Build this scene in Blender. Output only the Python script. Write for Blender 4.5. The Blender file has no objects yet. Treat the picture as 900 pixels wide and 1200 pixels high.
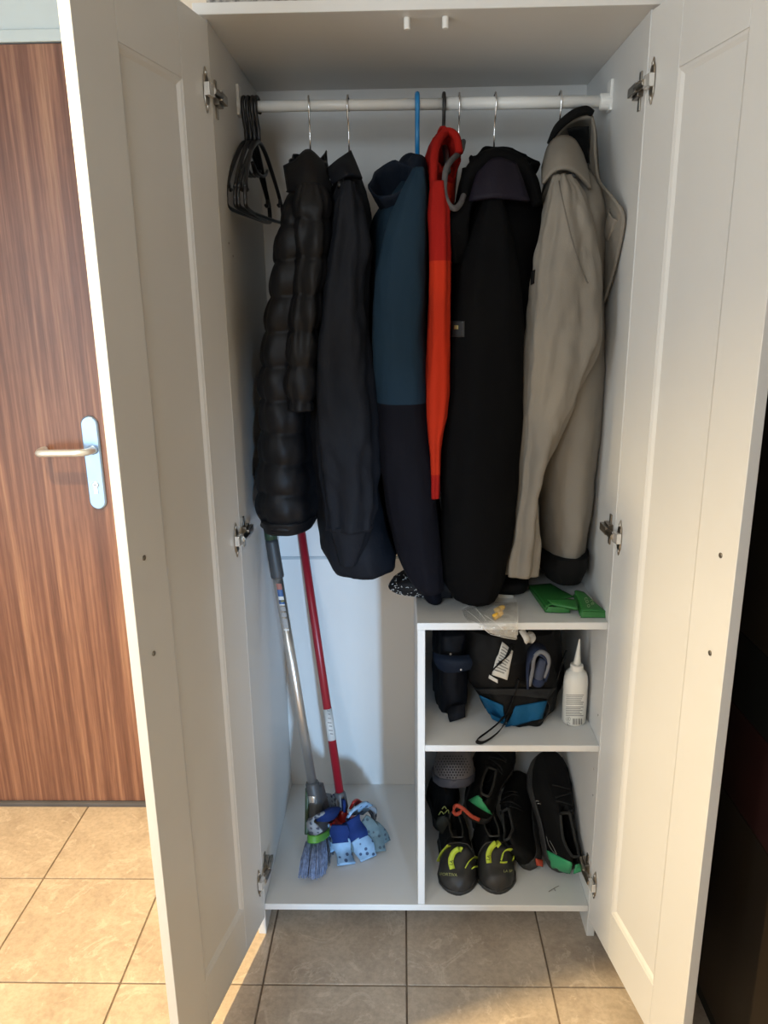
import bpy, bmesh, math, random
import numpy as np
from mathutils import Vector, Matrix, noise
from mathutils.bvhtree import BVHTree

random.seed(7)
SC = bpy.context.scene
COL = SC.collection

# ------------------------------------------------------------------ camera
F_PX, PITCH, YAW, ROLL = 891.85, 0.2668, -0.0254, -0.0133
CAM = Vector((-0.047, -1.451, 1.4184))
_cy, _sy, _cp, _sp = math.cos(YAW), math.sin(YAW), math.cos(PITCH), math.sin(PITCH)
FWD = Vector((_sy*_cp, _cy*_cp, -_sp))
_r0 = Vector((_cy, -_sy, 0)); _u0 = _r0.cross(FWD)
RIGHT = math.cos(ROLL)*_r0 + math.sin(ROLL)*_u0
UP = -math.sin(ROLL)*_r0 + math.cos(ROLL)*_u0
cam_data = bpy.data.cameras.new('camera'); cam = bpy.data.objects.new('camera', cam_data); COL.objects.link(cam)
cam.matrix_world = Matrix(((RIGHT.x, UP.x, -FWD.x, CAM.x), (RIGHT.y, UP.y, -FWD.y, CAM.y), (RIGHT.z, UP.z, -FWD.z, CAM.z), (0, 0, 0, 1)))
cam_data.sensor_fit = 'VERTICAL'; cam_data.sensor_height = 36.0; cam_data.lens = F_PX/1200*36.0
cam_data.clip_start = 0.02
SC.camera = cam

# ------------------------------------------------------------------ world, lights, exposure
world = bpy.data.worlds.new('world'); SC.world = world; world.use_nodes = True
world.node_tree.nodes['Background'].inputs[0].default_value = (0.62, 0.78, 1.0, 1)
world.node_tree.nodes['Background'].inputs[1].default_value = 0.4
SC.view_settings.view_transform = 'Standard'; SC.view_settings.look = 'None'
SC.view_settings.gamma = 1.0; SC.view_settings.use_curve_mapping = False
SC.view_settings.exposure = 0.97

def light(name, kind, loc, energy, color, target=None, **kw):
    d = bpy.data.lights.new(name, kind); d.energy = energy; d.color = color
    for k, v in kw.items(): setattr(d, k, v)
    o = bpy.data.objects.new(name, d); COL.objects.link(o); o.location = loc
    if target is not None:
        o.rotation_euler = (Vector(target)-Vector(loc)).to_track_quat('-Z', 'Y').to_euler()
    return o
# daylight from unseen, invented windows: a narrow one beyond a low gap behind the camera, a glazed door left of
# that gap, a transom added as frontal fill; a warm downlight in the hall ceiling left of the wardrobe
light('unseen_window_daylight', 'AREA', (0.96, -4.52, 0.57), 98, (0.42, 0.68, 1.0), (0.96, 0, 0.57), shape='RECTANGLE', size=0.24, size_y=0.52)  # invented window, placed to throw the blue patch on the back panel
light('unseen_glazed_daylight', 'AREA', (-1.85, -2.07, 1.10), 14, (0.80, 0.91, 1.0), (-1.85, 0, 1.10), shape='RECTANGLE', size=0.75, size_y=1.95)  # unseen glazed door, invented as a daylight source
light('added_transom_fill', 'AREA', (-0.55, -2.07, 1.80), 6.0, (0.78, 0.90, 1.0), (-0.55, 0, 1.70), shape='RECTANGLE', size=0.56, size_y=0.56)  # fill light added behind the camera, no such window known
light('ceiling_lamp_light', 'SPOT', (-1.0, -0.58, 2.44), 228, (1.0, 0.73, 0.37), (-0.72, -0.86, 0), shadow_soft_size=0.035, spot_size=math.radians(104), spot_blend=1.0)

# ------------------------------------------------------------------ helpers
def ray(u, v): u, v = float(u), float(v); return (u-450)/F_PX*RIGHT - (v-600)/F_PX*UP + FWD
def at(u, v, Y=None, X=None, Z=None):
    d = ray(u, v)
    t = (Y-CAM.y)/d.y if Y is not None else (X-CAM.x)/d.x if X is not None else (Z-CAM.z)/d.z
    return CAM + t*d
def proj(P):
    d = Vector(P)-CAM; w = d.dot(FWD)
    return 450+F_PX*d.dot(RIGHT)/w, 600-F_PX*d.dot(UP)/w

MATS = {}
def mat(name, col, rough=0.5, metal=0.0, var=0.0, vscale=8, bump=0.0, bscale=200, stretch=(1,1,1), spec=0.5, sheen=0.0, trans=0.0, alpha=1.0, col2=None, coat=0.0):
    if name in MATS: return MATS[name]
    m = bpy.data.materials.new(name); m.use_nodes = True; MATS[name] = m
    nt = m.node_tree; b = nt.nodes['Principled BSDF']
    b.inputs['Base Color'].default_value = (*col, 1); b.inputs['Roughness'].default_value = rough
    b.inputs['Metallic'].default_value = metal; b.inputs['Specular IOR Level'].default_value = spec
    if sheen: b.inputs['Sheen Weight'].default_value = sheen; b.inputs['Sheen Roughness'].default_value = 0.5
    if trans: b.inputs['Transmission Weight'].default_value = trans
    if coat: b.inputs['Coat Weight'].default_value = coat; b.inputs['Coat Roughness'].default_value = 0.15
    b.inputs['Alpha'].default_value = alpha
    geo = nt.nodes.new('ShaderNodeNewGeometry'); mp = nt.nodes.new('ShaderNodeMapping'); mp.inputs['Scale'].default_value = stretch
    nt.links.new(geo.outputs['Position'], mp.inputs['Vector'])
    nz = nt.nodes.new('ShaderNodeTexNoise'); nz.inputs['Scale'].default_value = vscale; nz.inputs['Detail'].default_value = 5
    nt.links.new(mp.outputs[0], nz.inputs['Vector'])
    c2 = col2 or tuple(c*(1-var) for c in col); c1 = col if col2 else tuple(min(1, c*(1+var)) for c in col)
    mx = nt.nodes.new('ShaderNodeMix'); mx.data_type = 'RGBA'
    rp = nt.nodes.new('ShaderNodeMapRange'); rp.inputs[1].default_value = 0.35; rp.inputs[2].default_value = 0.65
    nt.links.new(nz.outputs[0], rp.inputs[0]); nt.links.new(rp.outputs[0], mx.inputs[0])
    mx.inputs[6].default_value = (*c1, 1); mx.inputs[7].default_value = (*c2, 1)
    nt.links.new(mx.outputs[2], b.inputs['Base Color'])
    if bump:
        n2 = nt.nodes.new('ShaderNodeTexNoise'); n2.inputs['Scale'].default_value = bscale; n2.inputs['Detail'].default_value = 3
        nt.links.new(mp.outputs[0], n2.inputs['Vector'])
        bp = nt.nodes.new('ShaderNodeBump'); bp.inputs['Strength'].default_value = bump; bp.inputs['Distance'].default_value = 0.002
        nt.links.new(n2.outputs[0], bp.inputs['Height']); nt.links.new(bp.outputs[0], b.inputs['Normal'])
    return m

ORG = {}
def tag(o, label=None, cat=None, group=None, kind=None):
    if label: o['label'] = label
    if cat: o['category'] = cat
    if group: o['group'] = group
    if kind: o['kind'] = kind
    return o
def thing(name, label=None, cat=None, loc=(0, 0, 0), parent=None, group=None):
    o = bpy.data.objects.new(name, None); o.empty_display_size = 0.05; COL.objects.link(o)
    loc = Vector(loc); base = ORG[parent.name] if parent else Vector((0, 0, 0))
    o.location = loc-base; o.parent = parent; ORG[o.name] = loc
    return tag(o, label, cat, group)
def obj(name, vf, m, parent=None, smooth=True, bevel=0.0, solid=0.0, sub=0, kind=None, loc=None):
    """vf = (verts, faces[, material indices]) in world space -> one mesh object"""
    base = ORG[parent.name] if parent else (Vector(loc) if loc is not None else Vector((0, 0, 0)))
    me = bpy.data.meshes.new(name)
    me.from_pydata([tuple(Vector(v)-base) for v in vf[0]], [], vf[1])
    for mm in (m if isinstance(m, (list, tuple)) else [m]): me.materials.append(mm)
    if len(vf) > 2: me.polygons.foreach_set('material_index', vf[2])
    me.polygons.foreach_set('use_smooth', [smooth]*len(me.polygons)); me.update()
    bm = bmesh.new(); bm.from_mesh(me); bmesh.ops.recalc_face_normals(bm, faces=bm.faces); bm.to_mesh(me); bm.free()
    o = bpy.data.objects.new(name, me); COL.objects.link(o); o.parent = parent; ORG[o.name] = base
    if parent is None: o.location = base
    if bevel:
        md = o.modifiers.new('bevel', 'BEVEL'); md.width = bevel; md.segments = 2; md.limit_method = 'ANGLE'
    if solid:
        md = o.modifiers.new('solid', 'SOLIDIFY'); md.thickness = solid; md.offset = 0
    if sub:
        md = o.modifiers.new('sub', 'SUBSURF'); md.levels = sub; md.render_levels = sub
    if kind: o['kind'] = kind
    return o
def join(*vfs):
    V, Fc = [], []; M = []
    for vf in vfs:
        k = len(V); V += list(vf[0]); Fc += [tuple(i+k for i in f) for f in vf[1]]
        M += list(vf[2]) if len(vf) > 2 else [0]*len(vf[1])
    return V, Fc, M
def setm(vf, i): return vf[0], vf[1], [i]*len(vf[1])
def xf(vf, M): return [M @ Vector(v) for v in vf[0]], *vf[1:]
def boxv(x0, x1, y0, y1, z0, z1):
    v = [(x, y, z) for z in (z0, z1) for y in (y0, y1) for x in (x0, x1)]
    return v, [(0, 2, 3, 1), (4, 5, 7, 6), (0, 1, 5, 4), (2, 6, 7, 3), (0, 4, 6, 2), (1, 3, 7, 5)]
def box(name, x0, x1, y0, y1, z0, z1, m, parent=None, bevel=0.0015, **k):
    return obj(name, boxv(x0, x1, y0, y1, z0, z1), m, parent, smooth=False, bevel=bevel, **k)
def loft(rows, closed=True, cap0=True, cap1=True):
    n = len(rows[0]); V = [Vector(p) for r in rows for p in r]; Fc = []
    for i in range(len(rows)-1):
        for j in range(n if closed else n-1):
            a, b = i*n+j, i*n+(j+1) % n
            Fc.append((a, b, b+n, a+n))
    for c, i in ((cap0, 0), (cap1, len(rows)-1)):
        if c and closed:
            V.append(sum((Vector(p) for p in rows[i]), Vector())/n); k = len(V)-1
            for j in range(n):
                a, b = i*n+j, i*n+(j+1) % n
                Fc.append((b, a, k) if i == 0 else (a, b, k))
    return V, Fc
def spline(P, k=6):
    P = [Vector(p) for p in P]; out = []
    if len(P) < 3: return [P[0].lerp(P[1], i/k) for i in range(k+1)]
    Q = [2*P[0]-P[1]]+P+[2*P[-1]-P[-2]]
    for i in range(1, len(Q)-2):
        for s in range(k):
            t = s/k; a, b, c, d = Q[i-1], Q[i], Q[i+1], Q[i+2]
            out.append(0.5*((2*b)+(-a+c)*t+(2*a-5*b+4*c-d)*t*t+(-a+3*b-3*c+d)*t**3))
    return out+[P[-1]]
def tube(path, r, seg=10, sm=0, flat=None):
    """tube along a path; r a number or one per point; flat=(vector, factor) squashes along the vector"""
    path = [p for p in path if p is not None]; rr = r if hasattr(r, '__len__') else None
    if sm:
        n0 = len(path); path = spline(path, sm)
        if rr is not None: rr = np.interp(np.linspace(0, n0-1, len(path)), range(n0), rr)
    path = [Vector(p) for p in path]; rows = []; nrm = None
    for i, p in enumerate(path):
        t = (path[min(i+1, len(path)-1)]-path[max(i-1, 0)]).normalized()
        if nrm is None: nrm = t.orthogonal().normalized()
        nrm = (nrm-t*nrm.dot(t)).normalized(); bn = t.cross(nrm)
        R_ = float(rr[i]) if rr is not None else r
        rows.append([p+R_*(math.cos(a)*nrm+math.sin(a)*bn) for a in [2*math.pi*j/seg for j in range(seg)]])
    return loft(rows)
def ribbon(path, width, wdir, thick, sm=5, twist=None):
    """flat strip along a path; wdir is the (approximate) width direction"""
    path = [p for p in path if p is not None]; path = spline(path, sm) if sm else [Vector(p) for p in path]; rows = []
    for i, p in enumerate(path):
        t = (path[min(i+1, len(path)-1)]-path[max(i-1, 0)]).normalized()
        w0 = Vector(wdir) if not callable(wdir) else Vector(wdir(i/(len(path)-1)))
        w = (w0-t*w0.dot(t)).normalized(); n = t.cross(w)
        W = width if not callable(width) else width(i/(len(path)-1))
        a, h = w*W/2, n*thick/2
        rows.append([p-a-h, p+a-h, p+a+h, p-a+h])
    return loft(rows)
def lathe(prof, c, axis=(0, 0, 1), seg=28):
    q = Vector((0, 0, 1)).rotation_difference(Vector(axis))
    rows = [[Vector(c)+q @ Vector((r*math.cos(a), r*math.sin(a), z)) for a in [2*math.pi*j/seg for j in range(seg)]] for r, z in prof]
    return loft(rows)
def sheet(ctrl, k=5, world=False):
    """smooth surface through a grid of control points (u, v, Y)"""
    G = [[Vector(c) if world else at(c[0], c[1], Y=c[2]) for c in r] for r in ctrl]
    G = [spline(r, k) for r in G]; cols = list(zip(*G)); cols = [spline(c, k) for c in cols]
    rows = list(zip(*cols))
    return loft(rows, closed=False)
def blob(c, rx, ry, rz, M=None, amp=0.0, fr=20, nu=28, nv=18, ex=2.0, seed=0.0):
    rows = []
    sg = lambda x, e: math.copysign(abs(x)**e, x)
    for i in range(nv+1):
        ph = -math.pi/2+math.pi*(0.02+0.96*i/nv); row = []
        for j in range(nu):
            th = 2*math.pi*j/nu
            d = Vector((sg(math.cos(ph), 2/ex)*sg(math.cos(th), 2/ex), sg(math.cos(ph), 2/ex)*sg(math.sin(th), 2/ex), sg(math.sin(ph), 2/ex)))
            p = Vector((d.x*rx, d.y*ry, d.z*rz))
            if amp: p += d*amp*noise.noise(p*fr+Vector((seed, seed, 0)))
            row.append(Vector(c)+(M @ p if M else p))
        rows.append(row)
    return loft(rows)
def bowl(c, axis, side, rx, ry, depth, th=0.004, inner=0.85, amp=0.006, seed=0.0, tail=0.35, n=40):
    """pouch with an open mouth: outside wall, rolled lip, inside wall"""
    ax = Vector(axis).normalized(); sx = Vector(side); sx = (sx-ax*sx.dot(ax)).normalized(); sy = ax.cross(sx); c = Vector(c)
    prof = [(tail, -1.0), (tail+0.25, -0.95), (0.8, -0.7), (0.97, -0.35), (1.03, -0.1), (1.05, 0.0), (1.0, 0.05), (0.93, 0.0), (0.9, -0.12), (inner, -0.4), (inner*0.8, -0.7), (0.3, -0.85)]
    rows = []
    for s, z in prof:
        row = []
        for j in range(n):
            a = 2*math.pi*j/n
            p = c+sx*rx*s*math.cos(a)+sy*ry*s*math.sin(a)+ax*depth*z
            p += (sx*math.cos(a)+sy*math.sin(a))*amp*noise.noise(Vector((math.cos(a)*2.5+seed, math.sin(a)*2.5, z*2)))
            p += ax*amp*1.2*noise.noise(Vector((math.cos(a)*1.5, math.sin(a)*1.5+seed, 3)))
            row.append(p)
        rows.append(row)
    return loft(rows)
def bvh(*vfs):
    vf = join(*vfs); return BVHTree.FromPolygons([tuple(v) for v in vf[0]], vf[1])
def cast(B, u, v, off=0.0):
    d = ray(u, v).normalized(); h = B.ray_cast(CAM, d)
    if h[0] is None: return None
    n = h[1] if h[1].dot(d) < 0 else -h[1]
    return h[0]+n*off
def patch(B, quad, n=8, m=8, off=0.0015, fallback=None):
    """a thin piece lying on a surface; quad = 4 picture corners (tl, tr, br, bl) used to find where on the thing it sits"""
    rows = []; last = None
    for i in range(m+1):
        row = []
        for j in range(n+1):
            s, t = j/n, i/m
            u = (quad[0][0]*(1-s)+quad[1][0]*s)*(1-t)+(quad[3][0]*(1-s)+quad[2][0]*s)*t
            v = (quad[0][1]*(1-s)+quad[1][1]*s)*(1-t)+(quad[3][1]*(1-s)+quad[2][1]*s)*t
            p = cast(B, u, v, off)
            if p is None: p = at(u, v, Y=(last.y if last else 0.1))
            last = p; row.append(p)
        rows.append(row)
    return loft(rows, closed=False)
def text_vf(txt, size=1.0):
    cu = bpy.data.curves.new('t', 'FONT'); cu.body = txt; cu.size = size; cu.align_x = 'CENTER'; cu.align_y = 'CENTER'
    o = bpy.data.objects.new('t', cu); COL.objects.link(o)
    dg = bpy.context.evaluated_depsgraph_get(); me = o.evaluated_get(dg).to_mesh()
    vf = [v.co.copy() for v in me.vertices], [tuple(p.vertices) for p in me.polygons]
    o.evaluated_get(dg).to_mesh_clear(); bpy.data.objects.remove(o); bpy.data.curves.remove(cu)
    return vf
def text_on(B, txt, cu, cv, size, ang=0.0, off=0.002):
    """lettering laid onto a surface around picture point (cu, cv); size in pixels"""
    V, Fc = text_vf(txt); ca, sa = math.cos(ang), math.sin(ang); out = []; last = None
    for p in V:
        x, y = p.x*size, -p.y*size
        q = cast(B, cu+x*ca-y*sa, cv+x*sa+y*ca, off)
        if q is None: q = at(cu+x*ca-y*sa, cv+x*sa+y*ca, Y=(last.y if last else 0.1))
        last = q; out.append(q)
    return out, Fc

def rows_fine(rows, n):
    A = np.array(rows, float); vs = np.linspace(A[0, 0], A[-1, 0], n); out = [vs]
    for c in range(1, A.shape[1]):
        y = np.interp(vs, A[:, 0], A[:, c]); w = max(3, n//14)|1
        yp = np.pad(y, w, mode='reflect', reflect_type='odd'); kern = np.hanning(w+2)[1:-1]; kern /= kern.sum()
        out.append(np.convolve(yp, kern, 'same')[w:-w])
    return np.array(out).T.tolist()
def cloth_tube(rows, Yc, n=84, na=60, amp=0.006, fold=11.0, seed=0.0, ex=2.5, baffle=None, bamp=0.008, hem=True, zsc=2.2, yoff=None):
    """hanging cloth: closed sections; rows = (v, u_left, u_right, half_depth)"""
    secs = []; zs = []
    for k, (v, ul, ur, ry) in enumerate(rows_fine(rows, n)):
        yc = Yc if yoff is None else Yc+yoff(v)
        z = at((ul+ur)/2, v, Y=yc-0.75*ry).z
        v2 = proj((0, yc, z))[1]
        xl, xr = at(ul, v2, Y=yc).x, at(ur, v2, Y=yc).x
        cx, rx = (xl+xr)/2, (xr-xl)/2; row = []
        zs.append(z)
        for j in range(na):
            a = 2*math.pi*j/na; ca, sa = math.cos(a), math.sin(a)
            dx, dy = math.copysign(abs(ca)**(2/ex), ca), math.copysign(abs(sa)**(2/ex), sa)
            p = Vector((cx+rx*dx, yc+ry*dy, z))
            f = amp*noise.noise(Vector((dx*1.3+seed*3.1, dy*fold*0.28, z*zsc+seed)))
            f += 0.6*amp*noise.noise(Vector((p.x*fold*3.2+seed, p.y*fold*2.4+z*4.0, z*5.5)))
            f += 0.3*amp*noise.noise(Vector((p.x*70+seed, p.y*60, z*26)))
            if baffle: f += bamp*(abs(math.sin(math.pi*(z-0.975+0.010*noise.noise(Vector((a*1.0, z*3, seed))))/baffle))**0.55-0.75)
            row.append(p+Vector((ca, sa, 0))*f)
        secs.append(row)
    if hem:
        last = secs[-1]; c = sum((Vector(p) for p in last), Vector())/na
        secs.append([p+(c-p).normalized()*0.004+Vector((0, 0, 0.001)) for p in last])
        secs.append([p+(c-p)*0.25+Vector((0, 0, 0.03)) for p in last])
    return loft(secs)
def cut(vf, keep):
    """split a mesh by a test on the face centre"""
    V, Fc = vf[0], vf[1]; fs = [f for f in Fc if keep(sum((Vector(V[i]) for i in f), Vector())/len(f))]
    used = sorted({i for f in fs for i in f}); ix = {o: n for n, o in enumerate(used)}
    return [V[i] for i in used], [tuple(ix[i] for i in f) for f in fs]

# ------------------------------------------------------------------ materials
WHITE = mat('white_foil', (0.69, 0.69, 0.675), 0.38, var=0.02, vscale=3, bump=0.04, bscale=500, spec=0.4)
WALLP = mat('wall_paint', (0.76, 0.70, 0.60), 0.85, var=0.02, bump=0.1, bscale=120)
CEILP = mat('ceiling_paint', (0.80, 0.75, 0.66), 0.9, var=0.02)
FRAMEP = mat('door_frame_paint', (0.56, 0.66, 0.70), 0.45, var=0.02)
GROUT = mat('grout', (0.20, 0.155, 0.115), 0.9, var=0.15, vscale=40)
DARKSTRIP = mat('threshold_rubber', (0.085, 0.085, 0.10), 0.6, var=0.1)
METAL = mat('hinge_metal', (0.30, 0.27, 0.23), 0.30, metal=1.0, var=0.25, vscale=60)
METALB = mat('bright_metal', (0.80, 0.79, 0.76), 0.25, metal=0.6, var=0.05)
SCREW = mat('dark_screw', (0.22, 0.20, 0.17), 0.35, metal=0.8, var=0.2, vscale=300)
CHROME = mat('chrome', (0.75, 0.75, 0.76), 0.18, metal=1.0, var=0.03)
ALU = mat('aluminium', (0.66, 0.64, 0.61), 0.32, metal=0.9, var=0.04)
PLATE = mat('blue_tinted_aluminium', (0.36, 0.53, 0.80), 0.36, metal=0.8, var=0.02)  # aluminium with a light blue tinted base colour
PLASTIC_W = mat('white_plastic', (0.80, 0.80, 0.77), 0.35, var=0.02)

def wood_mat():
    m = bpy.data.materials.new('sapele_veneer'); m.use_nodes = True; nt = m.node_tree; b = nt.nodes['Principled BSDF']
    geo = nt.nodes.new('ShaderNodeNewGeometry')
    def nz(scale, stretch, detail=6, dist=0.0):
        mp = nt.nodes.new('ShaderNodeMapping'); mp.inputs['Scale'].default_value = stretch
        nt.links.new(geo.outputs['Position'], mp.inputs['Vector'])
        n = nt.nodes.new('ShaderNodeTexNoise'); n.inputs['Scale'].default_value = scale; n.inputs['Detail'].default_value = detail; n.inputs['Distortion'].default_value = dist
        nt.links.new(mp.outputs[0], n.inputs['Vector']); return n.outputs[0]
    broad = nz(44, (1, 1, 0.018), 2, 0.2); fine = nz(150, (1, 1, 0.02), 4); pore = nz(420, (1, 1, 0.05), 2)
    r = nt.nodes.new('ShaderNodeValToRGB'); e = r.color_ramp.elements
    e[0].position = 0.26; e[0].color = (0.105, 0.045, 0.032, 1); e[1].position = 0.74; e[1].color = (0.46, 0.265, 0.165, 1)
    x = e.new(0.46); x.color = (0.185, 0.083, 0.058, 1); x = e.new(0.56); x.color = (0.285, 0.140, 0.094, 1)
    a1 = nt.nodes.new('ShaderNodeMix'); a1.data_type = 'FLOAT'; a1.inputs[0].default_value = 0.38
    nt.links.new(broad, a1.inputs[2]); nt.links.new(fine, a1.inputs[3]); nt.links.new(a1.outputs[0], r.inputs[0])
    mx = nt.nodes.new('ShaderNodeMix'); mx.data_type = 'RGBA'; mx.blend_type = 'MULTIPLY'; mx.inputs[0].default_value = 0.5
    rr = nt.nodes.new('ShaderNodeMapRange'); rr.inputs[1].default_value = 0.3; rr.inputs[2].default_value = 0.6; rr.inputs[3].default_value = 0.6
    nt.links.new(pore, rr.inputs[0]); nt.links.new(r.outputs[0], mx.inputs[6]); nt.links.new(rr.outputs[0], mx.inputs[7])
    nt.links.new(mx.outputs[2], b.inputs['Base Color']); b.inputs['Roughness'].default_value = 0.36
    b.inputs['Specular IOR Level'].default_value = 0.5
    bp = nt.nodes.new('ShaderNodeBump'); bp.inputs['Strength'].default_value = 0.12; bp.inputs['Distance'].default_value = 0.001
    nt.links.new(fine, bp.inputs['Height']); nt.links.new(bp.outputs[0], b.inputs['Normal'])
    return m
WOOD = wood_mat()

def tile_mat():
    m = bpy.data.materials.new('beige_stone_tile'); m.use_nodes = True; nt = m.node_tree; b = nt.nodes['Principled BSDF']
    geo = nt.nodes.new('ShaderNodeNewGeometry'); oi = nt.nodes.new('ShaderNodeObjectInfo')
    sc = nt.nodes.new('ShaderNodeVectorMath'); sc.operation = 'SCALE'; sc.inputs['Scale'].default_value = 40
    cb = nt.nodes.new('ShaderNodeCombineXYZ'); nt.links.new(oi.outputs['Random'], cb.inputs[0]); nt.links.new(oi.outputs['Random'], cb.inputs[2]); nt.links.new(cb.outputs[0], sc.inputs[0])
    ad = nt.nodes.new('ShaderNodeVectorMath'); nt.links.new(geo.outputs['Position'], ad.inputs[0]); nt.links.new(sc.outputs[0], ad.inputs[1])
    def nz(s, d=6, dist=0.0):
        n = nt.nodes.new('ShaderNodeTexNoise'); n.inputs['Scale'].default_value = s; n.inputs['Detail'].default_value = d; n.inputs['Distortion'].default_value = dist; n.inputs['Roughness'].default_value = 0.65
        nt.links.new(ad.outputs[0], n.inputs['Vector']); return n.outputs[0]
    cloud, vein, speck = nz(7, 6, 0.6), nz(9, 8, 2.2), nz(90, 4)
    r = nt.nodes.new('ShaderNodeValToRGB'); e = r.color_ramp.elements
    e[0].position = 0.30; e[0].color = (0.39, 0.315, 0.245, 1); e[1].position = 0.72; e[1].color = (0.55, 0.46, 0.365, 1)
    nt.links.new(cloud, r.inputs[0])
    v = nt.nodes.new('ShaderNodeValToRGB'); q = v.color_ramp.elements
    q[0].position = 0.56; q[0].color = (0, 0, 0, 1); q[1].position = 0.61; q[1].color = (1, 1, 1, 1); x = q.new(0.66); x.color = (0, 0, 0, 1)
    nt.links.new(vein, v.inputs[0])
    m1 = nt.nodes.new('ShaderNodeMix'); m1.data_type = 'RGBA'; m1.inputs[7].default_value = (0.64, 0.55, 0.45, 1)
    k = nt.nodes.new('ShaderNodeMath'); k.operation = 'MULTIPLY'; k.inputs[1].default_value = 0.6
    nt.links.new(v.outputs[0], k.inputs[0]); nt.links.new(k.outputs[0], m1.inputs[0]); nt.links.new(r.outputs[0], m1.inputs[6])
    m2 = nt.nodes.new('ShaderNodeMix'); m2.data_type = 'RGBA'; m2.blend_type = 'MULTIPLY'; m2.inputs[0].default_value = 0.5
    rr = nt.nodes.new('ShaderNodeMapRange'); rr.inputs[1].default_value = 0.35; rr.inputs[2].default_value = 0.6; rr.inputs[3].default_value = 0.7; rr.inputs[4].default_value = 1.05
    nt.links.new(speck, rr.inputs[0]); nt.links.new(m1.outputs[2], m2.inputs[6]); nt.links.new(rr.outputs[0], m2.inputs[7])
    nt.links.new(m2.outputs[2], b.inputs['Base Color']); b.inputs['Roughness'].default_value = 0.42
    bp = nt.nodes.new('ShaderNodeBump'); bp.inputs['Strength'].default_value = 0.12; bp.inputs['Distance'].default_value = 0.002
    nt.links.new(cloud, bp.inputs['Height']); nt.links.new(bp.outputs[0], b.inputs['Normal'])
    return m
TILE = tile_mat()

# ------------------------------------------------------------------ room
RX0, RX1, RY0, RY1, RZ = -2.3, 1.7, -2.1, 0.475, 2.5
RF = -4.6
floor = box('floor', RX0-0.1, RX1+0.1, RF-0.1, RY1+0.35, -0.12, -0.0035, GROUT, bevel=0); tag(floor, kind='structure')
GS, GX, GY = 0.3115, -0.045, -0.137
tile_me = None
for i in range(-8, 6):
    for j in range(-15, 3):
        x0, y0 = GX+i*GS, GY+j*GS
        if x0+GS < RX0-0.2 or x0 > RX1+0.1 or y0+GS < RF-0.1 or y0 > RY1-0.02: continue
        if tile_me is None:
            t = box('tile', 0.002, GS-0.002, 0.002, GS-0.002, -0.010, 0.0, TILE, bevel=0.0012); tile_me = t.data
            md = t.modifiers; t.location = (x0, y0, 0); t.parent = floor
        else:
            t2 = t.copy(); COL.objects.link(t2); t2.location = (x0, y0, 0); t2.parent = floor
# back wall around the door opening (door x -1.66 .. -0.74)
DX0, DX1, DZ = -1.62, -0.69, 1.998
wb = obj('wall_back', join(boxv(DX1+0.07, RX1+0.1, RY1+0.02, RY1+0.16, 0, RZ), boxv(RX0-0.1, DX0-0.07, RY1+0.02, RY1+0.16, 0, RZ), boxv(DX0-0.07, DX1+0.07, RY1+0.02, RY1+0.16, DZ+0.07, RZ)), WALLP, smooth=False); tag(wb, kind='structure')
tag(box('wall_left', RX0-0.1, RX0, RF, RY1+0.15, 0, RZ, WALLP, bevel=0), kind='structure')
tag(box('wall_right', RX1, RX1+0.1, RF, RY1+0.15, 0, RZ, WALLP, bevel=0), kind='structure')
wf = obj('wall_front', join(boxv(RX0, -2.25, RY0-0.1, RY0, 0, RZ), boxv(-1.45, -0.85, RY0-0.1, RY0, 0, RZ), boxv(-0.85, -0.25, RY0-0.1, RY0, 0, 1.5), boxv(-0.85, -0.25, RY0-0.1, RY0, 2.1, RZ), boxv(-0.25, 0.25, RY0-0.1, RY0, 0, RZ), boxv(0.25, 0.49, RY0-0.1, RY0, 1.5, RZ), boxv(-2.25, -1.45, RY0-0.1, RY0, 2.15, RZ), boxv(0.25, 0.49, RY0-0.1, RY0, 0.86, 1.5), boxv(0.49, RX1, RY0-0.1, RY0, 0, RZ)), WALLP, smooth=False); tag(wf, kind='structure')  # opening invented low and narrow to trim the daylight beam
# next room beyond the gap, added to carry the invented window
tag(obj('wall_far', join(boxv(RX0, 0.81, -4.65, -4.55, 0, RZ), boxv(1.11, RX1, -4.65, -4.55, 0, RZ), boxv(0.81, 1.11, -4.65, -4.55, 0, 0.26), boxv(0.81, 1.11, -4.65, -4.55, 0.88, RZ)), WALLP, smooth=False), kind='structure')
tag(box('ceiling', RX0-0.1, RX1+0.1, RF-0.1, RY1+0.15, RZ, RZ+0.1, CEILP, bevel=0), kind='structure')
GLASS = mat('window_glass', (0.9, 0.95, 1.0), 0.02, var=0.0, trans=1.0)
def window(name, x0, x1, y, z0, z1):
    w = obj(name, join(boxv(x0, x0+0.035, y-0.08, y-0.04, z0, z1), boxv(x1-0.035, x1, y-0.08, y-0.04, z0, z1), boxv(x0+0.035, x1-0.035, y-0.08, y-0.04, z0, z0+0.035), boxv(x0+0.035, x1-0.035, y-0.08, y-0.04, z1-0.035, z1)), FRAMEP, smooth=False, bevel=0.002); tag(w, kind='structure')
    box('pane', x0+0.035, x1-0.035, y-0.063, y-0.057, z0+0.035, z1-0.035, GLASS, w, bevel=0)
window('added_window_1', 0.81, 1.11, -4.55, 0.26, 0.88)  # invented frame around the far daylight source
window('added_window_3', -0.85, -0.25, RY0, 1.5, 2.1)  # added only to frame the frontal fill light
window('added_window_2', -2.25, -1.45, RY0, 0.0, 2.15)  # invented glazed door framing the left daylight
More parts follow.
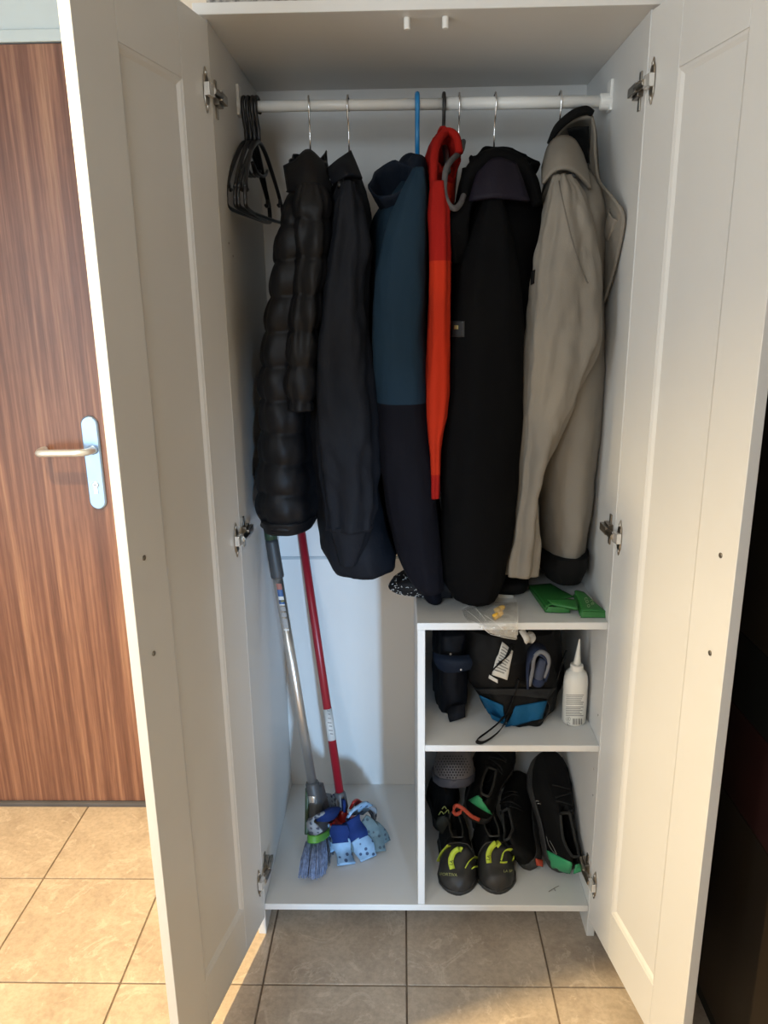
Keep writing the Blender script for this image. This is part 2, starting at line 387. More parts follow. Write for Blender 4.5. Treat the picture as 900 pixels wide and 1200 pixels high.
# wooden door in the back wall, its frame and threshold
door1 = box('door_1', DX0, DX1, RY1, RY1+0.04, 0.012, DZ, WOOD, bevel=0.002); tag(door1, kind='structure')
fr = obj('trim_1', join(boxv(DX0-0.07, DX1+0.07, RY1-0.004, RY1+0.03, DZ+0.003, DZ+0.028), boxv(DX0-0.07, DX1+0.07, RY1+0.002, RY1+0.03, DZ+0.028, DZ+0.09), boxv(DX0-0.07, DX0-0.003, RY1-0.004, RY1+0.03, 0, DZ+0.003), boxv(DX1+0.003, DX1+0.07, RY1-0.004, RY1+0.03, 0, DZ+0.003)), FRAMEP, smooth=False, bevel=0.002); tag(fr, kind='structure')
tag(box('trim_2', DX0, DX1, RY1-0.012, RY1+0.05, -0.002, 0.011, DARKSTRIP, bevel=0.002), kind='structure')
# handle plate (stadium), lever, lock
px, pz0, pz1, hw = -0.8475, 0.905, 1.153, 0.0225
def stadium(cx, z0, z1, w, y0, y1, n=12, inset=0.0):
    pts = []
    for k in range(n+1):
        a = math.pi*k/n; pts.append((cx+(w-inset)*math.cos(a), z1-w+(w-inset)*math.sin(a)))
    for k in range(n+1):
        a = math.pi+math.pi*k/n; pts.append((cx+(w-inset)*math.cos(a), z0+w+(w-inset)*math.sin(a)))
    return pts
P0, P1 = stadium(px, pz0, pz1, hw, 0, 0), stadium(px, pz0, pz1, hw, 0, 0, inset=0.0035)
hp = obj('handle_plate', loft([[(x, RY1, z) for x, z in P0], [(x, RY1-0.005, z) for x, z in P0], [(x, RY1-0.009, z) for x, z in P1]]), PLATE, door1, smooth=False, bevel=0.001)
lx, lz = -0.843, 1.066
LEVER = mat('lever_metal', (0.70, 0.74, 0.78), 0.28, metal=0.6, var=0.03)
obj('lever_handle', join(tube([(lx, RY1-0.008, lz), (lx, RY1-0.03, lz), (lx-0.006, RY1-0.047, lz), (lx-0.022, RY1-0.055, lz), (lx-0.06, RY1-0.056, lz), (lx-0.112, RY1-0.056, lz), (lx-0.122, RY1-0.05, lz), (lx-0.124, RY1-0.03, lz+0.002), (lx-0.120, RY1-0.018, lz+0.002)], 0.0095, 14, 5)), LEVER, door1)
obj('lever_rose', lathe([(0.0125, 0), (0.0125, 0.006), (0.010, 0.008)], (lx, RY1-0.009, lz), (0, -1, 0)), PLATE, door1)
DKEY = mat('keyhole_dark', (0.02, 0.02, 0.02), 0.5)
KEYM = mat('lock_metal', (0.55, 0.60, 0.66), 0.3, metal=0.9)
kz = 0.973
lk = obj('lock_cylinder', join(lathe([(0.0085, 0), (0.0085, 0.002), (0.007, 0.003)], (px, RY1-0.009, kz), (0, -1, 0), 20), boxv(px-0.005, px+0.005, RY1-0.011, RY1-0.009, kz-0.024, kz-0.006)), KEYM, door1, smooth=False)
box('keyhole', px-0.003, px+0.003, RY1-0.0125, RY1-0.0115, kz-0.0008, kz+0.0012, DKEY, door1, bevel=0)

# dark brown cabinet standing to the right of the wardrobe
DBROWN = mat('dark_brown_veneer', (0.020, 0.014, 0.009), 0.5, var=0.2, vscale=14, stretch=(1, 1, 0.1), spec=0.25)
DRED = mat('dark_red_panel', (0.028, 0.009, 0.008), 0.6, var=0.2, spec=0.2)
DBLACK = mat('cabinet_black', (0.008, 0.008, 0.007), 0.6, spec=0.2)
cabR = thing('tall_cabinet', 'tall dark brown cabinet at the right, behind the open white door', 'cabinet', (0.80, -0.2, 0))
cx0, cx1, cy0, cy1 = 0.56, 1.05, -0.62, 0.20
za, zb_ = 0.62, 0.80
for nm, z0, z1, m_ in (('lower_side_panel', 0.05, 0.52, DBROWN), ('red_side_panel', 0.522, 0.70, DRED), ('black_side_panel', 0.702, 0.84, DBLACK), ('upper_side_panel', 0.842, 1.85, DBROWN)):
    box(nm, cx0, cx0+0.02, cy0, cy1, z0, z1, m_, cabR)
box('front_panel', cx0+0.021, cx1, cy0, cy0+0.02, 0.05, 1.85, DBROWN, cabR)
box('back_panel', cx0+0.021, cx1, cy1-0.02, cy1, 0.05, 1.85, DBROWN, cabR)
box('side_panel', cx1-0.02, cx1, cy0+0.021, cy1-0.021, 0.05, 1.85, DBROWN, cabR)
box('plinth', cx0+0.01, cx1-0.01, cy0+0.02, cy1-0.01, 0.0, 0.05, DBLACK, cabR)
box('top_panel', cx0, cx1, cy0, cy1, 1.851, 1.875, DBROWN, cabR)

# ------------------------------------------------------------------ wardrobe
HI, TS = 0.372, 0.018                 # inner half width, board thickness
ZB, ZT, DEP = 0.0843, 1.886, 0.455
S1, S2, XD = 0.7838, 0.4987, -0.002
wr = thing('wardrobe', 'white two-door wardrobe standing open with clothes on its rail', 'wardrobe', (0, 0.22, 0))
for s in (-1, 1):
    a, b = sorted((s*HI, s*(HI+TS))); box('side_panel', a, b, 0, DEP+0.012, 0, ZT, WHITE, wr)
box('top_panel', -HI-TS-0.001, HI+TS+0.001, -0.02, DEP+0.012, ZT, ZT+0.018, WHITE, wr)
box('bottom_panel', -HI, HI, 0, DEP, ZB-0.016, ZB, WHITE, wr)
ZJ = 0.773
box('back_panel', -HI, HI, DEP, DEP+0.006, ZB-0.016, ZJ-0.002, WHITE, wr, bevel=0)
box('back_panel', -HI, HI, DEP, DEP+0.006, ZJ+0.002, ZT, WHITE, wr, bevel=0)
STRIP = mat('joint_strip', (0.42, 0.46, 0.48), 0.5, var=0.05)
box('joint_strip', -HI, HI, DEP-0.002, DEP+0.001, ZJ-0.004, ZJ+0.004, STRIP, wr, bevel=0.0008)
box('divider', XD-0.016, XD, 0.002, DEP, ZB, S1-0.016, WHITE, wr)
box('shelf', XD-0.017, HI, 0.001, DEP, S1-0.016, S1, WHITE, wr)
box('shelf', XD, HI, 0.001, DEP, S2-0.015, S2, WHITE, wr)
# clothes rail with end brackets
RZC, RYC = 1.800, 0.23
rail = obj('clothes_rail', join(lathe([(0.0105, 0), (0.0105, 0.42)], (-0.368, RYC, RZC+0.004), (1, 0, -0.006), 24), lathe([(0.0118, 0), (0.0118, 0.33)], (0.04, RYC, RZC+0.002), (1, 0, -0.006), 24)), PLASTIC_W, wr)
for s in (-1, 1):
    zc = RZC+(0.004 if s < 0 else 0)
    obj('rail_bracket', join(boxv(*sorted((s*HI, s*(HI-0.006))), RYC-0.014, RYC+0.014, zc-0.018, zc+0.038), lathe([(0.0155, 0), (0.0155, 0.022), (0.0125, 0.024)], (s*HI, RYC, zc), (-s, 0, 0), 24)), PLASTIC_W, rail, smooth=False, bevel=0.0015)
for u in (477, 522):
    p = at(u, 22, Y=0.015); obj('door_stop', lathe([(0.0055, 0), (0.0055, -0.017), (0.0048, -0.018)], (p.x, 0.015, ZT), seg=18), PLASTIC_W, wr, smooth=False, bevel=0.0005)
# small wall details inside: cover caps and adjustment holes
HOLE = mat('drill_hole', (0.30, 0.29, 0.27), 0.8)
for X, pts in ((HI, [(696, 901), (695, 932), (701, 838)]), (-HI, [(268, 285), (273, 300)])):
    for u, v in pts:
        q = at(u, v, X=X); obj('peg_hole', lathe([(0.0022, 0), (0.0022, 0.0006), (0.0012, 0.0008)], q, (-math.copysign(1, X), 0, 0), 10), HOLE, wr)
# doors
DZ0, DZ1, DW, DT = 0.0605, 1.880, 0.388, 0.018
def make_door(side, hx, hy, ang):
    d = Vector((side*math.sin(ang), -math.cos(ang), 0)); out = Vector((side*math.cos(ang), math.sin(ang), 0))
    H = Vector((hx, hy, 0))
    M = Matrix(((d.x, out.x, 0, H.x), (d.y, out.y, 0, H.y), (0, 0, 1, 0), (0, 0, 0, 1)))   # s, t, z -> world
    dr = thing('door', None, None, (hx, hy, DZ0), wr)
    st, rl = 0.103, 0.112
    B = lambda nm, a: obj(nm, xf(boxv(*a), M), WHITE, dr, smooth=False, bevel=0.0010)
    B('stile', (0, st, 0, DT, DZ0, DZ1)); B('stile', (DW-st, DW, 0, DT, DZ0, DZ1))
    B('rail', (st+0.0004, DW-st-0.0004, 0, DT, DZ0, DZ0+rl)); B('rail', (st+0.0004, DW-st-0.0004, 0, DT, DZ1-rl, DZ1))
    a0, a1, b0, b1 = st+0.0004, DW-st-0.0004, DZ0+rl+0.0004, DZ1-rl-0.0004; c, dp = 0.011, 0.006
    R0 = [(a0, b0), (a1, b0), (a1, b1), (a0, b1)]; R1 = [(a0+c, b0+c), (a1-c, b0+c), (a1-c, b1-c), (a0+c, b1-c)]
    R2 = [(a0+c*0.45, b0+c*0.45), (a1-c*0.45, b0+c*0.45), (a1-c*0.45, b1-c*0.45), (a0+c*0.45, b1-c*0.45)]
    rows = [[(x, 0.0006, z) for x, z in R0], [(x, 0.0022, z) for x, z in R2], [(x, dp, z) for x, z in R1]]
    rows2 = [[(x, DT-0.0006, z) for x, z in R0], [(x, DT-dp, z) for x, z in R1]]
    v1, f1 = loft(rows, cap0=False, cap1=False); v2, f2 = loft(rows2, cap0=False, cap1=False)
    f1 = f1+[(8, 9, 10, 11)]; f2 = f2+[(4, 5, 6, 7)]
    obj('inset_panel', xf(join((v1, f1), (v2, f2)), M), WHITE, dr, smooth=False)
    for hz in (1.770, 0.976, 0.171):
        s0 = 0.022
        plate = loft([[(s0+0.0085*w*math.cos(a)*(0.55 if abs(math.sin(a)) > 0.8 else 1), -0.0005-t, hz+0.036*w*math.sin(a)) for a in [2*math.pi*j/20 for j in range(20)]] for w, t in ((1, 0), (1, 0.002), (0.8, 0.0035))])
        scr = [xf(setm(lathe([(0.0038, 0), (0.0034, 0.0015), (0.001, 0.001)], (s0, -0.003, hz+k*0.026), (0, -1, 0), 10), 1), Matrix.Identity(4)) for k in (-1, 1)]
        arm = boxv(s0-0.012, s0+0.010, -0.012, -0.003, hz-0.010, hz+0.010)
        w = join(setm(plate, 0), setm(arm, 1), *scr)
        w = xf(w, M)
        # mounting plate on the side board, with the arm running to it
        X = side*HI
        def sx(t): return X-side*t
        m1 = boxv(*sorted((sx(0), sx(0.010))), 0.012, 0.045, hz-0.012, hz+0.012)
        m2 = boxv(*sorted((sx(0), sx(0.003))), 0.022, 0.034, hz-0.032, hz+0.030)
        m3 = boxv(*sorted((sx(0.010), sx(0.017))), 0.006, 0.050, hz-0.007, hz+0.008)
        m4 = tube([(sx(0.013), 0.010, hz), Vector(M @ Vector((s0-0.008, -0.010, hz)))], 0.0065, 8)
        obj('hinge', join(w, setm(m1, 0), setm(m2, 0), setm(m3, 0), setm(m4, 0)), [METAL, METALB], dr, smooth=False, bevel=0.0006)
    for z in (1.048, 0.888):
        obj('screw', xf(lathe([(0.0042, 0), (0.0042, 0.0012), (0.0028, 0.002), (0.001, 0.001)], (0.349, 0, z), (0, -1, 0), 14), M), SCREW, dr)
    return M
ML = make_door(-1, -0.370, -0.012, math.radians(12.2))
MR = make_door(1, 0.370, -0.012, math.radians(9.9))
# things on top of the wardrobe (only their lower edge shows)
LACE = mat('grey_woven', (0.30, 0.29, 0.27), 0.8, var=0.6, vscale=120)
LACED = mat('mauve_woven', (0.20, 0.15, 0.15), 0.8, var=0.6, vscale=120)
for nm, x0, x1, m_, lab in (('storage_basket', -0.372, -0.06, LACE, 'grey patterned low basket on top of the wardrobe at the left'), ('storage_box', -0.05, 0.22, LACED, 'dark mauve patterned box on top of the wardrobe, in the middle')):
    b_ = thing(nm, lab, 'basket' if nm.endswith('basket') else 'box', ((x0+x1)/2, 0.12, ZT+0.018))
    zt = ZT+0.018
    box('body', x0, x1, 0.0, 0.26, zt, zt+0.12, m_, b_, bevel=0.006)
    box('rim', x0-0.004, x1+0.004, -0.004, 0.264, zt+0.12, zt+0.135, m_, b_, bevel=0.004)

# ------------------------------------------------------------------ hangers
BLKPL = mat('black_plastic', (0.012, 0.012, 0.013), 0.35, var=0.1)
GREYV = mat('grey_flock', (0.085, 0.082, 0.085), 0.9, var=0.15, vscale=60)
BLUEPL = mat('blue_plastic', (0.018, 0.23, 0.55), 0.3, var=0.05)
def hook_vf(neck, r=0.0017, arc=0.0165):
    pts = [(0, math.sin(a)*arc, math.cos(a)*arc+0.0005) for a in [math.radians(d) for d in range(125, -91, -15)]]
    pts += [(0, -arc*0.92, -0.012), (0, -arc*0.45, -0.030), (0, -0.001, -0.042), (0, 0, -0.055), (0, 0, neck)]
    return tube(pts, r, 8)
def make_hanger(name, label, u, neck, hookm, bodym, rot=0.0, span=0.185, drop=0.10, br=0.006, hr=0.0017, bar=False, group=None, shape='plain', x=None, flat=1.0):
    xx = at(u, 125, Y=RYC).x if x is None else x
    t = thing(name, label, 'hanger', (0, 0, 0), group=group)
    obj('hook', hook_vf(neck, hr), hookm, t)
    pts = [(0, -span, neck-drop), (0, -span*0.8, neck-drop*0.70), (0, -span*0.45, neck-drop*0.30), (0, -0.03, neck-0.008), (0, 0, neck), (0, 0.03, neck-0.008), (0, span*0.45, neck-drop*0.30), (0, span*0.8, neck-drop*0.70), (0, span, neck-drop)]
    body = tube(pts, [br*0.9]*2+[br]*5+[br*0.9]*2, 10, 5)
    if bar:
        zb = neck-drop-0.034
        low = tube([(0, -span, neck-drop), (0, -span-0.004, neck-drop-0.018), (0, -span+0.010, zb), (0, 0, zb-0.002), (0, span-0.010, zb), (0, span+0.004, neck-drop-0.018), (0, span, neck-drop)], br*0.8, 8, 5)
        notch = [tube([(0, s*span*0.9, neck-drop*0.86), (0, s*span*0.88, neck-drop*0.86-0.016), (0, s*span*0.80, neck-drop*0.86-0.014)], br*0.7, 8, 3) for s in (-1, 1)]
        inner = tube([(0, -0.05, neck-0.045), (0, -0.03, neck-0.058), (0, 0, neck-0.062), (0, 0.03, neck-0.058), (0, 0.05, neck-0.045)], br*0.7, 8, 4)
        body = join(body, low, inner, *notch)
    obj('hanger_body', body, bodym, t)
    t.location = (xx, RYC, RZC+0.0035); t.rotation_euler = (0, 0, rot)
    return t
def copy_tree(o, parent=None):
    c = o.copy(); COL.objects.link(c); c.parent = parent
    for ch in list(o.children): copy_tree(ch, c)
    return c
# four empty black hangers at the left end of the rail
hk = make_hanger('clothes_hanger', 'empty black plastic hanger nearest the left wall, at the end of the rail', 0, -0.066, BLKPL, BLKPL, rot=-0.10, span=0.150, drop=0.105, br=0.0045, hr=0.0042, bar=True, group='empty black hangers', x=-0.3585)
for k, (x_, r_, lab) in enumerate(((-0.350, -0.05, 'empty black plastic hanger, second from the left wall'), (-0.3415, 0.02, 'empty black plastic hanger, third from the left wall'), (-0.333, -0.12, 'empty black plastic hanger, outermost of the bunch, beside the puffer jacket'))):
    c = copy_tree(hk); c.location.x = x_; c.rotation_euler.z = r_; c['label'] = lab
make_hanger('clothes_hanger', 'hanger with thin chrome hook carrying the black quilted jacket', 362, -0.100, CHROME, BLKPL, rot=0.10, span=0.17, drop=0.075)
make_hanger('clothes_hanger', 'hanger with thin chrome hook carrying the charcoal shell jacket', 408, -0.100, CHROME, BLKPL, rot=-0.05, span=0.17, drop=0.075)
make_hanger('clothes_hanger', 'bright blue plastic hanger carrying the blue and navy jacket', 489, -0.105, BLUEPL, BLUEPL, rot=0.0, span=0.165, drop=0.07, hr=0.0048)
make_hanger('clothes_hanger', 'black plastic hanger carrying the orange-red hoodie', 520, -0.078, BLKPL, BLKPL, rot=0.0, span=0.165, drop=0.075, hr=0.0036)
make_hanger('clothes_hanger', 'hanger with thin chrome hook carrying the black hooded parka', 580, -0.100, CHROME, BLKPL, rot=0.05, span=0.165, drop=0.075)
make_hanger('clothes_hanger', 'hanger with thin chrome hook carrying the light grey hooded jacket', 656, -0.085, CHROME, BLKPL, rot=0.0, span=0.16, drop=0.08)
# grey flocked hanger whose near arm shows over the orange hoodie
gh = thing('clothes_hanger', 'grey velvet hanger with chrome hook, its curved arm over the orange hoodie', 'hanger', (0, 0, 0))
obj('hook', hook_vf(-0.082), CHROME, gh)
nk = -0.082
gx = at(538, 125, Y=RYC).x; g0 = Vector((gx, RYC, RZC+0.0035))
arm = [at(u, v, Y=y)-g0 for u, v, y in ((543, 166, .21), (540, 177, .15), (529, 188, .09), (523, 198, .055), (521, 212, .035), (521, 227, .028), (526, 240, .026), (534, 244, .030), (541, 236, .05), (545, 222, .10))]
arm += [Vector((0.004, 0, nk-0.098)), Vector((0, 0.15, nk-0.10)), Vector((0, 0.18, nk-0.088)), Vector((0, 0.16, nk-0.062)), Vector((0, 0.10, nk-0.03)), Vector((0, 0.03, nk-0.004)), arm[0]]
obj('hanger_body', tube(arm, 0.0055, 10, 5), GREYV, gh)
gh.location = (at(538, 125, Y=RYC).x, RYC, RZC+0.0035)

# ------------------------------------------------------------------ garments
def fabric(name, col, rough=0.75, var=0.12, bump=0.25, bs=350, sheen=0.0, vs=6, spec=0.16): return mat(name, col, rough, var=var, vscale=vs, bump=bump, bscale=bs, sheen=sheen, spec=spec)
PUFF = fabric('black_nylon', (0.0058, 0.0062, 0.0078), 0.5, 0.12, 0.2, 160, spec=0.22)
SHELL = fabric('charcoal_softshell', (0.0070, 0.0086, 0.0128), 0.7, 0.10)
BLUE = fabric('petrol_blue_fleece', (0.0085, 0.0235, 0.041), 0.85, 0.06, 0.2, 500)
NAVY = fabric('navy_softshell', (0.0042, 0.0043, 0.0074), 0.8, 0.10, spec=0.10)
NAVYL = fabric('navy_lining', (0.006, 0.010, 0.019), 0.75, 0.10)
ORANGE = fabric('orange_jersey', (0.40, 0.023, 0.006), 0.85, 0.06, 0.2, 500)
RED = fabric('red_jersey', (0.27, 0.008, 0.005), 0.85, 0.06, 0.2, 500)
BLACKF = fabric('black_parka_cloth', (0.0020, 0.0021, 0.0025), 0.8, 0.12, spec=0.08)
PURP = fabric('purple_navy_lining', (0.008, 0.0065, 0.013), 0.6, 0.12)
GREYJ = fabric('light_grey_cloth', (0.205, 0.186, 0.158), 0.8, 0.06, 0.2, 450)
BLACKK = fabric('black_rib_knit', (0.006, 0.006, 0.006), 0.9, 0.15)

def cuff(rows, Yc, **k): return cloth_tube(rows, Yc, n=14, na=40, amp=0.002, **k)

# 1. black quilted jacket
g = thing('puffer_jacket', 'black quilted puffer jacket, leftmost garment on the rail', 'jacket', (-0.27, 0.2, 0.96))
body = cloth_tube([(210, 340, 386, 0.07), (235, 336, 387, 0.125), (262, 331, 388, 0.165), (320, 322, 385, 0.17), (380, 314, 378, 0.17), (440, 311, 374, 0.17), (500, 311, 374, 0.17), (560, 308, 377, 0.17), (600, 308, 379, 0.168), (617, 312, 375, 0.16)], 0.215, n=170, na=84, amp=0.009, fold=13, seed=1.3, baffle=0.066, bamp=0.0105)
obj('body', body, PUFF, g)
slv = cloth_tube([(214, 352, 378, 0.030), (240, 348, 386, 0.048), (300, 347, 385, 0.055), (360, 343, 379, 0.055), (420, 338, 373, 0.05), (460, 337, 370, 0.045), (482, 340, 366, 0.04)], 0.058, n=100, na=48, amp=0.010, fold=18, seed=4.1, baffle=0.066, bamp=0.009, zsc=5)
obj('sleeve', slv, PUFF, g)
slv2 = cloth_tube([(232, 346, 378, 0.04), (300, 343, 378, 0.05), (420, 330, 366, 0.045), (480, 334, 362, 0.035)], 0.37, n=60, na=36, amp=0.008, seed=5.5, baffle=0.072, bamp=0.005)
obj('sleeve', slv2, PUFF, g)
obj('collar', join(bowl(at(362, 186, Y=0.18), (0.0, -0.30, 0.95), (1, 0, 0), 0.038, 0.062, 0.06, amp=0.012, seed=2.0, tail=0.9)), PUFF, g)
obj('collar_point', sheet([[(333, 195, .12), (346, 188, .10), (361, 176, .11), (378, 190, .12)], [(335, 207, .10), (349, 202, .075), (363, 194, .075), (384, 206, .10)], [(338, 226, .085), (352, 223, .055), (368, 218, .050), (388, 228, .08)]]), PUFF, g, solid=0.006)
obj('hem', cloth_tube([(609, 309, 378, 0.168), (622, 313, 374, 0.160)], 0.215, n=8, na=84, amp=0.003, seed=1.3), PUFF, g)

# 2. charcoal shell jacket
g = thing('shell_jacket', 'charcoal soft-shell jacket with pointed collar, second garment from the left', 'jacket', (-0.15, 0.2, 0.88))
body = cloth_tube([(205, 392, 424, 0.05), (228, 388, 430, 0.12), (255, 384, 434, 0.165), (300, 379, 437, 0.17), (380, 373, 433, 0.17), (470, 367, 440, 0.17), (545, 371, 444, 0.17), (620, 377, 456, 0.17), (655, 379, 467, 0.165), (672, 392, 466, 0.15)], 0.225, amp=0.012, seed=7.7, fold=9)
obj('body', body, SHELL, g)
slv = cloth_tube([(212, 398, 416, 0.028), (236, 390, 429, 0.045), (290, 385, 435, 0.055), (350, 377, 430, 0.055), (430, 370, 437, 0.055), (500, 368, 441, 0.055), (560, 373, 442, 0.052), (600, 378, 440, 0.048), (624, 382, 436, 0.045)], 0.062, n=110, amp=0.015, seed=2.2, fold=10, zsc=3.2)
obj('sleeve', slv, SHELL, g)
obj('sleeve', cloth_tube([(240, 392, 428, 0.04), (350, 380, 430, 0.05), (500, 376, 436, 0.05), (615, 388, 430, 0.04)], 0.38, n=50, na=36, amp=0.009, seed=3.9), SHELL, g)
Bs = bvh(slv, body)
obj('cuff', cloth_tube([(618, 382, 437, 0.046), (645, 392, 428, 0.036), (664, 398, 418, 0.026)], 0.066, n=24, na=44, amp=0.006, seed=8.1), SHELL, g)
obj('collar', sheet([[(383, 199, .16), (396, 188, .14), (411, 177, .20)], [(386, 206, .10), (402, 194, .09), (417, 192, .15)], [(390, 216, .08), (408, 206, .06), (424, 210, .10)]]), SHELL, g, solid=0.005)
obj('collar_back', bowl(at(404, 205, Y=0.22), (0, 0, 1), (1, 0, 0), 0.026, 0.06, 0.05, amp=0.008, seed=4.0, tail=0.9), SHELL, g)

# 3. blue and navy jacket
g = thing('hooded_jacket', 'petrol blue jacket with navy lower half on the bright blue hanger', 'jacket', (0.0, 0.2, 0.83))
zc = at(470, 473, Y=0.03).z
body = cloth_tube([(200, 474, 500, 0.05), (222, 458, 502, 0.12), (245, 440, 504, 0.16), (300, 431, 504, 0.165), (380, 433, 502, 0.165), (473, 441, 501, 0.165), (560, 447, 508, 0.165), (620, 455, 515, 0.165), (662, 466, 520, 0.16), (690, 482, 521, 0.15), (702, 492, 520, 0.14)], 0.225, n=110, amp=0.008, seed=9.1, fold=8)
slv = cloth_tube([(196, 484, 497, 0.022), (226, 468, 501, 0.04), (265, 452, 502, 0.055), (330, 441, 502, 0.055), (400, 438, 501, 0.055), (473, 442, 500, 0.055), (540, 447, 504, 0.055), (600, 453, 511, 0.052), (650, 464, 516, 0.045), (684, 478, 519, 0.04), (696, 488, 518, 0.035)], 0.06, n=120, amp=0.007, seed=6.4, fold=7)
for nm, vf in (('body', body), ('sleeve', slv)):
    obj(nm+'_upper', cut(vf, lambda c: c.z >= zc), BLUE, g); obj(nm+'_lower', cut(vf, lambda c: c.z < zc), NAVY, g)
obj('hood', bowl(at(459, 211, Y=0.100), (-0.30, -0.62, 0.66), (1, -0.1, 0.45), 0.043, 0.047, 0.10, amp=0.006, seed=1.0, tail=0.4), NAVYL, g)
obj('hood_lining', blob(at(486, 203, Y=0.16), 0.026, 0.06, 0.036, amp=0.016, fr=30, seed=3), NAVYL, g)

# 4. orange hoodie
g = thing('hoodie', 'orange-red hoodie squeezed between the blue jacket and the black parka', 'hoodie', (0.05, 0.2, 0.98))
zc4, zc5 = at(515, 305, Y=0.03).z, at(508, 555, Y=0.03).z
body = cloth_tube([(195, 508, 534, 0.06), (225, 505, 532, 0.13), (260, 504, 529, 0.16), (300, 503, 528, 0.16), (400, 503, 526, 0.16), (480, 504, 524, 0.16), (560, 506, 522, 0.15)], 0.24, amp=0.005, seed=2.7)
slv = cloth_tube([(212, 506, 524, 0.03), (250, 502, 528, 0.05), (305, 503, 528, 0.055), (400, 502, 527, 0.055), (465, 498, 526, 0.055), (490, 499, 524, 0.052), (515, 501, 518, 0.045), (545, 503, 516, 0.04), (556, 503, 516, 0.038), (584, 503, 515, 0.036)], 0.055, n=120, amp=0.0045, seed=3.3, fold=14, zsc=4)
obj('body', body, ORANGE, g)
obj('shoulder', cut(slv, lambda c: c.z >= zc4), RED, g); obj('sleeve', cut(slv, lambda c: zc5 <= c.z < zc4), ORANGE, g); obj('cuff', cut(slv, lambda c: c.z < zc5), RED, g)
obj('hood', bowl(at(524, 180, Y=0.14), (0.35, -0.85, 0.45), (1, 0.3, 0), 0.028, 0.050, 0.09, amp=0.012, seed=5.0, tail=0.5), RED, g)
obj('hood_edge', tube([at(509, 232, Y=.04), at(508, 200, Y=.06), at(511, 172, Y=.09), at(522, 155, Y=.13), at(534, 160, Y=.13), at(538, 180, Y=.12)], 0.008, 10, 6), RED, g)

# 5. black garment on the grey hanger
g = thing('thin_jacket', 'thin black garment on the grey velvet hanger behind the black parka', 'jacket', (0.075, 0.2, 1.0))
obj('body', cloth_tube([(196, 541, 556, 0.05), (230, 534, 556, 0.12), (262, 530, 554, 0.16), (330, 529, 552, 0.16), (450, 528, 548, 0.16), (560, 528, 546, 0.15)], 0.26, amp=0.006, seed=8.8), BLACKK, g)
obj('lapel', sheet([[(540, 236, .07), (548, 232, .06), (556, 230, .06)], [(514, 262, .04), (530, 258, .03), (550, 255, .035)], [(522, 285, .045), (532, 286, .035), (548, 285, .04)], [(528, 305, .05), (534, 308, .045), (544, 308, .05)]]), BLACKF, g, solid=0.005)

# 6. black parka
g = thing('parka', 'long black hooded parka with small square sleeve badge', 'jacket', (0.12, 0.2, 0.80))
body = cloth_tube([(208, 556, 622, 0.08), (232, 542, 632, 0.13), (262, 533, 634, 0.16), (300, 530, 630, 0.165), (380, 527, 622, 0.165), (480, 521, 612, 0.165), (560, 518, 608, 0.165), (600, 518, 605, 0.165), (660, 520, 597, 0.16), (690, 523, 588, 0.15), (703, 530, 582, 0.135)], 0.225, n=110, amp=0.008, seed=11.2, fold=8)
slv = cloth_tube([(232, 566, 590, 0.025), (262, 552, 600, 0.045), (310, 535, 608, 0.058), (380, 527, 612, 0.06), (480, 521, 610, 0.06), (560, 517, 606, 0.058), (640, 519, 600, 0.052), (690, 523, 587, 0.045), (708, 536, 578, 0.04)], 0.066, n=120, amp=0.007, seed=12.5, fold=7)
obj('body', body, BLACKF, g); sl5 = obj('sleeve', slv, BLACKF, g)
obj('hood', bowl(at(588, 190, Y=0.15), (0.05, -0.42, 0.90), (1, 0, 0), 0.062, 0.080, 0.10, amp=0.014, seed=7.0, tail=0.55), BLACKF, g)
obj('hood_lining', sheet([[(563, 196, .075), (582, 186, .07), (604, 192, .075)], [(556, 214, .06), (582, 206, .045), (612, 212, .06)], [(550, 236, .05), (580, 232, .03), (620, 236, .05)]]), PURP, g, solid=0.008)
obj('collar', tube([at(543, 240, Y=.07), at(548, 212, Y=.075), at(562, 192, Y=.08), at(582, 184, Y=.085), at(606, 192, Y=.09), at(622, 214, Y=.09), at(630, 240, Y=.08)], [0.010, 0.014, 0.016, 0.016, 0.016, 0.015, 0.010], 12, 6), BLACKF, g)
B5 = bvh(slv)
BADGE = mat('badge_grey', (0.0095, 0.0105, 0.012), 0.7); GOLD = mat('badge_gold', (0.25, 0.20, 0.08), 0.5, metal=0.3)
bd = obj('badge', patch(B5, [(528, 376), (545, 376), (545, 395), (528, 395)], off=0.002), BADGE, sl5, solid=0.0012)
obj('badge_emblem', patch(B5, [(534, 381), (538.5, 381), (538.5, 386), (534, 386)], 3, 3, off=0.0035), GOLD, sl5, solid=0.0006)

# 7. light grey jacket
g = thing('hooded_jacket', 'light grey hooded jacket with black hem, rightmost garment on the rail', 'jacket', (0.28, 0.2, 0.87))
body = cloth_tube([(200, 646, 690, 0.06), (222, 638, 699, 0.12), (250, 632, 703, 0.15), (330, 626, 702, 0.15), (440, 622, 700, 0.15), (540, 620, 693, 0.15), (600, 626, 688, 0.145), (640, 631, 681, 0.134), (655, 632, 679, 0.126)], 0.235, n=110, amp=0.009, seed=13.4, fold=8)
slv = cloth_tube([(204, 650, 668, 0.025), (228, 640, 682, 0.045), (270, 632, 694, 0.055), (330, 622, 700, 0.06), (400, 616, 699, 0.06), (440, 612, 686, 0.06), (490, 611, 664, 0.056), (540, 609, 642, 0.05), (580, 605, 630, 0.045), (620, 599, 629, 0.042), (660, 592, 629, 0.04), (677, 590, 626, 0.038)], 0.075, n=130, na=64, amp=0.015, seed=14.2, fold=11, zsc=3)
obj('body', body, GREYJ, g); sl7 = obj('sleeve', slv, GREYJ, g)
